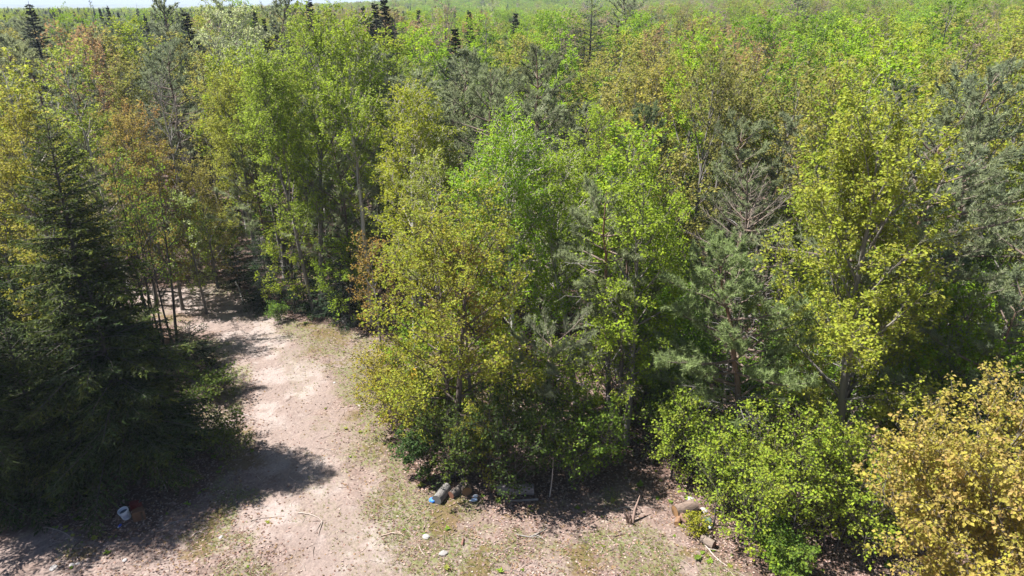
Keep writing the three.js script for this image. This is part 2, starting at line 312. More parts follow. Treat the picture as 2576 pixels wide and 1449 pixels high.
for (let pass = 0; pass < 3; pass++) { const b = clearGrid.slice(); for (let j = 1; j < MS - 1; j++) for (let i = 1; i < MS - 1; i++) { let s = 0; for (let q = -1; q < 2; q++) for (let r = -1; r < 2; r++) s += b[(j + q) * MS + i + r]; clearGrid[j * MS + i] = s / 9; } }
function sample(grid, x, z) { const fx = clamp((x - G0.x) / G0.s * MS - 0.5, 0, MS - 1.001), fz = clamp((z - G0.z) / G0.s * MS - 0.5, 0, MS - 1.001), i = Math.floor(fx), j = Math.floor(fz), u = fx - i, w = fz - j, o = j * MS + i; return lerp(lerp(grid[o], grid[o + 1], u), lerp(grid[o + MS], grid[o + MS + 1], u), w); }
function groundMix(x, z) {
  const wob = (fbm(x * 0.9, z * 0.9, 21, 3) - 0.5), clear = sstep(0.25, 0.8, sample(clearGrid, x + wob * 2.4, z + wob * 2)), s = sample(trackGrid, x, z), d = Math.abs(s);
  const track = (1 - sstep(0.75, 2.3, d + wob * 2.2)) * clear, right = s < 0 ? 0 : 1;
  let grass = clear * sstep(0.40, 0.62, fbm(x * 0.75, z * 0.75, 31, 4) + 0.22 * Math.exp(-(((d - 2.6) / 1.3) ** 2)) - (right ? 0 : 0.24) + 0.03) * (1 - track * 0.8);
  return { clear, track, grass };
}
const bumpH = (x, z) => { const e = sstep(0, 5, Math.min(x - G0.x, G0.x + G0.s - x, z - G0.z, G0.z + G0.s - z)); return e * ((fbm(x * 0.55, z * 0.55, 41, 3) - 0.5) * 0.22 + (fbm(x * 2.2, z * 2.2, 45, 2) - 0.5) * 0.05); };
{
  const N = 2048, img = new Uint8Array(N * N * 4), toS = (v) => { v = clamp(v, 0, 1); return 255 * (v <= 0.0031308 ? v * 12.92 : 1.055 * Math.pow(v, 1 / 2.4) - 0.055); };
  const lut = new Uint8Array(4096); for (let k = 0; k < 4096; k++) lut[k] = Math.round(toS(k / 4095));
  const MG = 512, mix = new Array(MG * MG);
  for (let j = 0; j < MG; j++) for (let i = 0; i < MG; i++) mix[j * MG + i] = groundMix(G0.x + (i + 0.5) / MG * G0.s, G0.z + (j + 0.5) / MG * G0.s);
  for (let j = 0; j < N; j++) for (let i = 0; i < N; i++) {
    const x = G0.x + (i + 0.5) / N * G0.s, z = G0.z + (j + 0.5) / N * G0.s, m = mix[(j >> 2) * MG + (i >> 2)];
    const big = noise(x * 0.8, z * 0.8, 51), mid = noise(x * 3.1, z * 3.1, 53), fine = noise(x * 11, z * 11, 55), r = hash(i, j, 7), r2 = hash(i >> 1, j >> 1, 8);
    const dust = sstep(0.45, 0.75, big * 0.6 + mid * 0.4) * 0.7 + m.track * 0.35;
    let c = mixc([0.25, 0.178, 0.148], [0.39, 0.32, 0.29], clamp(dust, 0, 1));
    c = mixc(c, [0.28, 0.185, 0.15], (1 - m.track) * m.clear * 0.55 * mid);
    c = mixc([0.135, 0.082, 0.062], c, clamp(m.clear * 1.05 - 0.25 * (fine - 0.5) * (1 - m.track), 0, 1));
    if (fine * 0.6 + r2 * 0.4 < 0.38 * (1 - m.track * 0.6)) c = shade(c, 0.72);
    if (r2 > 0.9) c = mixc(c, [0.45, 0.36, 0.3], 0.55 * (1 - m.track * 0.5));
    const gr = m.grass * sstep(0.35, 0.6, fine * 0.55 + r2 * 0.45);
    c = mixc(c, mixc([0.2, 0.2, 0.075], [0.13, 0.17, 0.035], mid), gr * 0.8);
    const moss = m.clear * (1 - m.track) * sstep(0.68, 0.78, noise(x * 0.95, z * 0.95, 61) * 0.75 + fine * 0.25);
    c = mixc(c, [0.15, 0.1, 0.028], moss * 0.75);
    const k = 0.7 * (0.84 + 0.32 * r), o = (j * N + i) * 4;
    img[o] = lut[Math.min(4095, (c[0] * k * 4095) | 0)]; img[o + 1] = lut[Math.min(4095, (c[1] * k * 4095) | 0)]; img[o + 2] = lut[Math.min(4095, (c[2] * k * 4095) | 0)]; img[o + 3] = 255;
  }
  const tex = new THREE.DataTexture(img, N, N, THREE.RGBAFormat); tex.colorSpace = THREE.SRGBColorSpace; tex.magFilter = THREE.LinearFilter; tex.minFilter = THREE.LinearMipmapLinearFilter; tex.generateMipmaps = true; tex.needsUpdate = true;
  const B = 512, bimg = new Uint8Array(B * B * 4);
  for (let j = 0; j < B; j++) for (let i = 0; i < B; i++) { const w = (s) => { const a = i / B, b = j / B, f = (p, q) => noise(p * s, q * s, 71 + s); return f(a, b) * (1 - a) * (1 - b) + f(a + 1, b) * a * (1 - b) + f(a, b + 1) * (1 - a) * b + f(a + 1, b + 1) * a * b; }; const h = 0.5 * w(24) + 0.3 * w(60) + 0.2 * hash(i, j, 5), o = (j * B + i) * 4; bimg[o] = bimg[o + 1] = bimg[o + 2] = 255 * h; bimg[o + 3] = 255; }
  const bump = new THREE.DataTexture(bimg, B, B, THREE.RGBAFormat); bump.wrapS = bump.wrapT = THREE.RepeatWrapping; bump.magFilter = THREE.LinearFilter; bump.repeat.set(20, 20); bump.needsUpdate = true;
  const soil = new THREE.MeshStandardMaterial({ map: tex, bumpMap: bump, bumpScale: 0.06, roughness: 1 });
  const sheet = (nx, test, lift) => {
    const p = [], uv = [], id = [], at = new Map();
    const vert = (i, j) => { const k = i * 4096 + j; if (!at.has(k)) { const x = G0.x + i / nx * G0.s, z = G0.z + j / nx * G0.s; at.set(k, p.length / 3); p.push(x, bumpH(x, z) + lift, z); uv.push(i / nx, j / nx); } return at.get(k); };
    for (let j = 0; j < nx; j++) for (let i = 0; i < nx; i++) if (test(G0.x + (i + 0.5) / nx * G0.s, G0.z + (j + 0.5) / nx * G0.s)) { const a = vert(i, j), b = vert(i + 1, j), c = vert(i, j + 1), d = vert(i + 1, j + 1); id.push(a, c, b, b, c, d); }
    const g = new THREE.BufferGeometry(); g.setAttribute('position', new THREE.Float32BufferAttribute(p, 3)); g.setAttribute('uv', new THREE.Float32BufferAttribute(uv, 2)); g.setIndex(id); g.computeVertexNormals(); return g;
  };
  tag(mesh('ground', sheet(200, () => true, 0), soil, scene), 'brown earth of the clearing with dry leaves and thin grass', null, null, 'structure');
  tag(mesh('dirt_track', sheet(200, (x, z) => Math.abs(sample(trackGrid, x, z)) + (fbm(x * 0.9, z * 0.9, 21, 3) - 0.5) * 2.2 < 1.5 && sample(clearGrid, x, z) > 0.5, 0.004), soil, scene), 'pale dusty dirt track winding from the front into the wood', null, null, 'structure');

  // the wider forest floor, out to the horizon, a little lower where the near ground covers it
  const rings = 110, segs = 180, p = [], c = [], id = [];
  for (let r = 0; r <= rings; r++) for (let s = 0; s <= segs; s++) {
    const d = r ? 4 * Math.pow(11000 / 4, (r - 1) / (rings - 1)) : 0, a = s / segs * 6.28319, x = Math.sin(a) * d, z = -30 - Math.cos(a) * d;
    const near = sstep(34, 42, Math.max(Math.abs(x), Math.abs(z + 34)));
    p.push(x, terrain(x, z) - 0.35 * (1 - near) - 0.02, z);
    const k = 0.8 + 0.4 * fbm(x * 0.3, z * 0.3, 77, 3), w = sstep(700, 1500, d), col = mixc([0.11, 0.07, 0.052], [0.09, 0.12, 0.05], w); c.push(col[0] * k, col[1] * k, col[2] * k);
    if (r < rings && s < segs) { const o = r * (segs + 1) + s; id.push(o, o + 1, o + segs + 1, o + 1, o + segs + 2, o + segs + 1); }
  }
  const g = new THREE.BufferGeometry(); g.setAttribute('position', new THREE.Float32BufferAttribute(p, 3)); g.setAttribute('color', new THREE.Float32BufferAttribute(c, 3)); g.setIndex(id); g.computeVertexNormals();
  tag(mesh('forest_floor', g, new THREE.MeshStandardMaterial({ vertexColors: true, roughness: 1, side: THREE.DoubleSide }), scene), 'leaf covered forest floor rising to low hills', null, null, 'structure');

  // rolling woods too far off to tell the trees apart
  const hp = [], hc = [], hi = [], nr = 150, ns = 420;
  for (let r = 0; r <= nr; r++) for (let s = 0; s <= ns; s++) {
    const d = 900 * Math.pow(9500 / 900, r / nr), a = lerp(-0.95, 0.95, s / ns), x = Math.sin(a) * d, z = -Math.cos(a) * d, b = Math.pow(noise(x / 11, z / 11, 83), 0.7), e = r === 0 || r === nr ? 0 : 1;
    hp.push(x, terrain(x, z) + (5 + 7 * b + 3 * noise(x / 60, z / 60, 85)) * e - 0.5, z);
    const q = noise(x / 14, z / 14, 87), dk = noise(x / 24, z / 24, 89), col = dk > 0.68 ? [0.03, 0.045, 0.03] : q > 0.62 ? [0.17, 0.13, 0.05] : [0.13, 0.17, 0.035]; hc.push(...col);
    if (r < nr && s < ns) { const o = r * (ns + 1) + s; hi.push(o, o + 1, o + ns + 1, o + 1, o + ns + 2, o + ns + 1); }
  }
  const hg = new THREE.BufferGeometry(); hg.setAttribute('position', new THREE.Float32BufferAttribute(hp, 3)); hg.setAttribute('color', new THREE.Float32BufferAttribute(hc, 3)); hg.setIndex(hi); hg.computeVertexNormals();
  tag(mesh('hills', hg, new THREE.MeshStandardMaterial({ vertexColors: true, roughness: 1, side: THREE.DoubleSide }), scene), 'blue wooded hills along the horizon', null, null, 'structure');
}
const groundY = (x, z) => (x > G0.x && x < G0.x + G0.s && z > G0.z && z < G0.z + G0.s ? bumpH(x, z) : terrain(x, z));

// fallen leaves, grass and twigs that nobody could count
function scatter(name, label, geo, mat, list) {
  const im = new THREE.InstancedMesh(geo, mat, list.length), m = new THREE.Matrix4(), q = new THREE.Quaternion(), e = new THREE.Euler(), col = new THREE.Color();
  list.forEach(([x, y, z, rx, ry, rz, s, c], k) => { m.compose(V(x, y, z), q.setFromEuler(e.set(rx, ry, rz)), V(s, s, s)); im.setMatrixAt(k, m); im.setColorAt(k, col.setRGB(...c)); });
  im.name = numbered(name); im.castShadow = im.receiveShadow = true; scene.add(im); return tag(im, label, null, null, 'stuff');
}
{
  const R = rng(901), leafG = new THREE.BufferGeometry();
  leafG.setAttribute('position', new THREE.Float32BufferAttribute([-0.5, 0, 0, 0, 0.16, -0.34, 0.5, 0.06, 0, 0, 0.1, 0.36, 0, -0.04, 0], 3)); leafG.setIndex([0, 4, 1, 1, 4, 2, 2, 4, 3, 3, 4, 0]);
  const list = [], tones = [[0.24, 0.155, 0.125], [0.17, 0.1, 0.075], [0.3, 0.23, 0.19], [0.12, 0.07, 0.052], [0.26, 0.185, 0.165], [0.2, 0.13, 0.07]];
  for (let k = 0; k < 420000 && list.length < 95000; k++) {
    const z = -13 - 26 * Math.pow(R(), 1.3), x = z * -1.02 * (R() * 2 - 1) * 0.85, m = groundMix(x, z), want = lerp(0.8, 0.34, m.clear) * (1 - 0.82 * m.track) * (0.35 + 1.1 * noise(x * 0.7, z * 0.7, 91));
    if (R() > want) continue;
    const t = tones[Math.floor(R() * 6)], kk = 0.7 + 0.6 * R();
    list.push([x, groundY(x, z) + 0.012, z, (R() - 0.5) * 0.9, R() * 6.28, (R() - 0.5) * 0.9, 0.05 + 0.06 * R(), [t[0] * kk, t[1] * kk, t[2] * kk]]);
  }
  scatter('leaf_litter', 'dead brown and pinkish leaves lying on the ground', leafG, new THREE.MeshStandardMaterial({ roughness: 1, side: THREE.DoubleSide }), list);
  const gp = [], gi = [];
  for (let b = 0; b < 9; b++) { const a = b * 0.7 + R(), l = 0.3 + 0.5 * R(), w = 0.05, x = Math.cos(a), z = Math.sin(a), o = gp.length / 3; gp.push(-z * w + x * 0.1, 0, x * w + z * 0.1, z * w + x * 0.1, 0, -x * w + z * 0.1, x * (0.1 + l * 0.7), 0.55 + 0.5 * R(), z * (0.1 + l * 0.7)); gi.push(o, o + 1, o + 2); }
  const gg = new THREE.BufferGeometry(); gg.setAttribute('position', new THREE.Float32BufferAttribute(gp, 3)); gg.setIndex(gi);
  const gl = [];
  for (let k = 0; k < 200000 && gl.length < 15000; k++) {
    const z = -13 - 26 * Math.pow(R(), 1.2), x = z * -0.86 * (R() * 2 - 1), m = groundMix(x, z);
    if (R() > m.grass * 0.5) continue;
    const kk = 0.7 + 0.6 * R(), t = R() < 0.55 ? [0.34, 0.3, 0.14] : [0.24, 0.29, 0.07];
    gl.push([x, groundY(x, z), z, 0, R() * 6.28, 0, 0.04 + 0.07 * R(), [t[0] * kk, t[1] * kk, t[2] * kk]]);
  }
  const gmat = M.leaf.clone(); gmat.vertexColors = false;
  scatter('grass', 'thin young grass along the track and over the clearing', gg, gmat, gl);
  const wl = new Leaves(); for (let k = 0; k < 12; k++) { const a = k * 2.4, l = 0.5 + 0.5 * R(), y = 0.25 * R(); wl.leaf(0, y, 0, Math.cos(a) * 0.8, 0.5 * R(), Math.sin(a) * 0.8, 0.1, 1, 0.1, l, 0.2, [1, 1, 1]); }
  const weeds = [], wg = wl.build(), wmat = M.leaf.clone();
  for (let k = 0; k < 9000 && weeds.length < 420; k++) { const z = -13.5 - 24 * Math.pow(R(), 1.2), x = z * -0.86 * (R() * 2 - 1), m = groundMix(x, z); if (R() > (m.clear > 0.05 && m.clear < 0.92 ? 0.5 : 0.04 * (1 - m.track))) continue; const kk = 0.7 + 0.6 * R(), t = R() < 0.6 ? [0.2, 0.3, 0.03] : [0.28, 0.3, 0.05]; weeds.push([x, groundY(x, z), z, (R() - 0.5) * 0.4, R() * 6.28, 0, 0.08 + 0.16 * R() * R(), shade(t, kk)]); }
  scatter('weeds', 'small green seedlings and weeds along the edge of the clearing', wg, wmat, weeds);
  const tg = new Wood().tube([V(-0.5, 0, 0), V(-0.1, 0.03, 0.05), V(0.5, 0, -0.04)], [0.02, 0.018, 0.008], 4, [1, 1, 1]).build(), tl = [];
  for (let k = 0; k < 4200; k++) { const z = -13.5 - 24 * Math.pow(R(), 1.2), x = z * -0.86 * (R() * 2 - 1), m = groundMix(x, z); if (R() < 0.55 * m.track) continue; const kk = 0.6 + 0.8 * R(); tl.push([x, groundY(x, z) + 0.012, z, 0, R() * 6.28, (R() - 0.5) * 0.2, 0.15 + 0.4 * R() * R(), shade(R() < 0.6 ? [0.36, 0.3, 0.26] : [0.14, 0.1, 0.08], kk)]); }
  scatter('twig_litter', 'small dead twigs strewn over the ground', tg, M.bark, tl);
}

// ---------------------------------------------------------------- trees that the picture shows one by one
const C = { Y: [[0.26, 0.37, 0.03], [0.31, 0.35, 0.035]], G: [[0.2, 0.37, 0.02], [0.29, 0.41, 0.025]], B: [[0.27, 0.36, 0.05], [0.31, 0.35, 0.05]], O: [[0.315, 0.295, 0.07], [0.285, 0.315, 0.055]], R: [[0.35, 0.215, 0.115], [0.34, 0.275, 0.1]], K: [[0.35, 0.285, 0.205], [0.33, 0.26, 0.185]], W: [[0.4, 0.46, 0.26], [0.32, 0.4, 0.1]], U: [[0.14, 0.27, 0.02], [0.21, 0.33, 0.025]] };
const landmarks = [], taken = [];
let heroTriangles = 0;
function stand(name, label, category, plant, [x, z], opt = {}) {
  const root = thing(name, label, category, [x, (opt.y ?? groundY(x, z)), z], opt.turn ?? 0, opt.group);
  if (opt.scale) root.scale.setScalar(opt.scale);
  dress(root, plant, opt); heroTriangles += triangles(plant); taken.push([x, z, opt.room ?? 1.7]);
  if (opt.lm) landmarks.push({ text: opt.lm, x, z, h: opt.h ?? 9 });
  return root;
}
const near = (o) => ({ limbs: 24, subGap: 0.27, twigGap: 0.16, cl: 2, lpc: 7, ls: 0.085, ...o });

// left edge
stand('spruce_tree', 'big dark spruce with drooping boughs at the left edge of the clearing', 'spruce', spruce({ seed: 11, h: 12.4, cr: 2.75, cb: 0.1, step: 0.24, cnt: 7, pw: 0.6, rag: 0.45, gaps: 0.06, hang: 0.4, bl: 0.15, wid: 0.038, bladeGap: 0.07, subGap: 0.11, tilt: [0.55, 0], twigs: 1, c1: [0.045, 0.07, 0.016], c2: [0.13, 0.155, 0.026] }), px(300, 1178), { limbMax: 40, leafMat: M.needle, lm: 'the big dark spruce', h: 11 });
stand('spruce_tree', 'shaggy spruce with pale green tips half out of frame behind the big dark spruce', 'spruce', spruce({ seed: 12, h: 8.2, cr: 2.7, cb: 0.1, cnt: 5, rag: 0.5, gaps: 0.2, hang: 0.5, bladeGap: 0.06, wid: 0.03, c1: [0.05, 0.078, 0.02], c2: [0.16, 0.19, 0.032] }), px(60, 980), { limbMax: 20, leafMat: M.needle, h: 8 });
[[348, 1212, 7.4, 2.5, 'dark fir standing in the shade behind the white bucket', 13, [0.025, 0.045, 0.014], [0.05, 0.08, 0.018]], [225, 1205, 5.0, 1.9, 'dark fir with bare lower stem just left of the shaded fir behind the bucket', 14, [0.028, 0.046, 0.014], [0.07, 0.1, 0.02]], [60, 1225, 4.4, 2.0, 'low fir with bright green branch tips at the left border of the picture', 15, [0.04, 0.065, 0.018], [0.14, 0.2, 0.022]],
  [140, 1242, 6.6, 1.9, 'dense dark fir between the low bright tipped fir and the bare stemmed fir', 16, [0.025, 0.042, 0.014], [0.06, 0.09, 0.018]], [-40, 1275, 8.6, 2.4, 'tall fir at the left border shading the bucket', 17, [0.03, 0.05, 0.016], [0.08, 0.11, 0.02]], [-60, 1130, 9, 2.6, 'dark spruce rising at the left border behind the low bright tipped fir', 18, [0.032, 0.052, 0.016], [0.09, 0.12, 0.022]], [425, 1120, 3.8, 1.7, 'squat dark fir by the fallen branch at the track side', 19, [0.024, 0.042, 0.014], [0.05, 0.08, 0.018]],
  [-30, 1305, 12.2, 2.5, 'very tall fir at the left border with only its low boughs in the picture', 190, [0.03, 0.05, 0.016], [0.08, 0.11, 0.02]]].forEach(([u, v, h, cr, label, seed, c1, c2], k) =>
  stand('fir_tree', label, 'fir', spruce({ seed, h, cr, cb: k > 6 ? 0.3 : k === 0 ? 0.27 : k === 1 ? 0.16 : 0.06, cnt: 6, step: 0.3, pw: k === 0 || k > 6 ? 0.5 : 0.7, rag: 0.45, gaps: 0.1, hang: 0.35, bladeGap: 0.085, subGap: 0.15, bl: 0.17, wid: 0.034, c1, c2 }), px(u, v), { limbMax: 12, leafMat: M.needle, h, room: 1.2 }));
[[440, 868, 8.6, 1.5, 'slim grey maple with sparse leaves, rightmost of the bare stems by the track bend'], [405, 872, 7.4, 1.2, 'slim forked maple with sparse leaves just left of the track bend'], [335, 880, 8.2, 1.3, 'pale twiggy maple with whitish buds behind the big dark spruce'], [372, 848, 9.0, 1.5, 'tall thin maple standing in the middle of the bare stem clump'], [300, 905, 7.0, 1.2, 'low thin maple touching the big dark spruce on its track side']].forEach(([u, v, h, cr, label], k) =>
  stand('maple_tree', label, 'maple', broadleaf(near({ seed: 20 + k, h, cr, stems: 2 + (k % 2), spread: 0.1, cb: 0.3, limbs: 16, fill: k === 2 ? 0.5 : 0.42, lpc: 4, r0: 0.075, c1: k === 2 ? [0.36, 0.34, 0.22] : C.U[0], c2: k === 2 ? [0.22, 0.22, 0.08] : C.Y[0], ls: 0.08, el0: 0.7, bark: 'dark' })), px(u, v), { limbMax: 8, h, room: 0.9, lm: k ? null : 'the bare stem clump' }));
stand('fir_bush', 'round dark fir bush at the inner bend of the track', 'bush', spruce({ seed: 26, h: 2.3, cr: 1.5, cb: 0.03, step: 0.2, cnt: 6, pw: 0.55, rag: 0.4, bladeGap: 0.05, c1: [0.02, 0.034, 0.014], c2: [0.05, 0.075, 0.018] }), px(492, 925), { leafMat: M.needle, h: 2, lm: 'the round dark fir bush' });
[[545, 1000, 0.8, 'low green shrub lying in the first tree shadow beside the track'], [568, 1150, 0.9, 'leafy green shrub between the two tree shadows'], [470, 1110, 1.2, 'dark low shrub under the firs near the fallen branch']].forEach(([u, v, h, label], k) =>
  stand('shrub', label, 'shrub', broadleaf({ seed: 30 + k, h, cr: 0.75, stems: 5, spread: 0.5, cb: 0.1, limbs: 16, subGap: 0.2, cl: 2, lpc: 5, ls: 0.09, r0: 0.012, c1: [0.07, 0.13, 0.02], c2: [0.15, 0.2, 0.03], bark: 'dark' }), px(u, v), { h, room: 0.5 }));

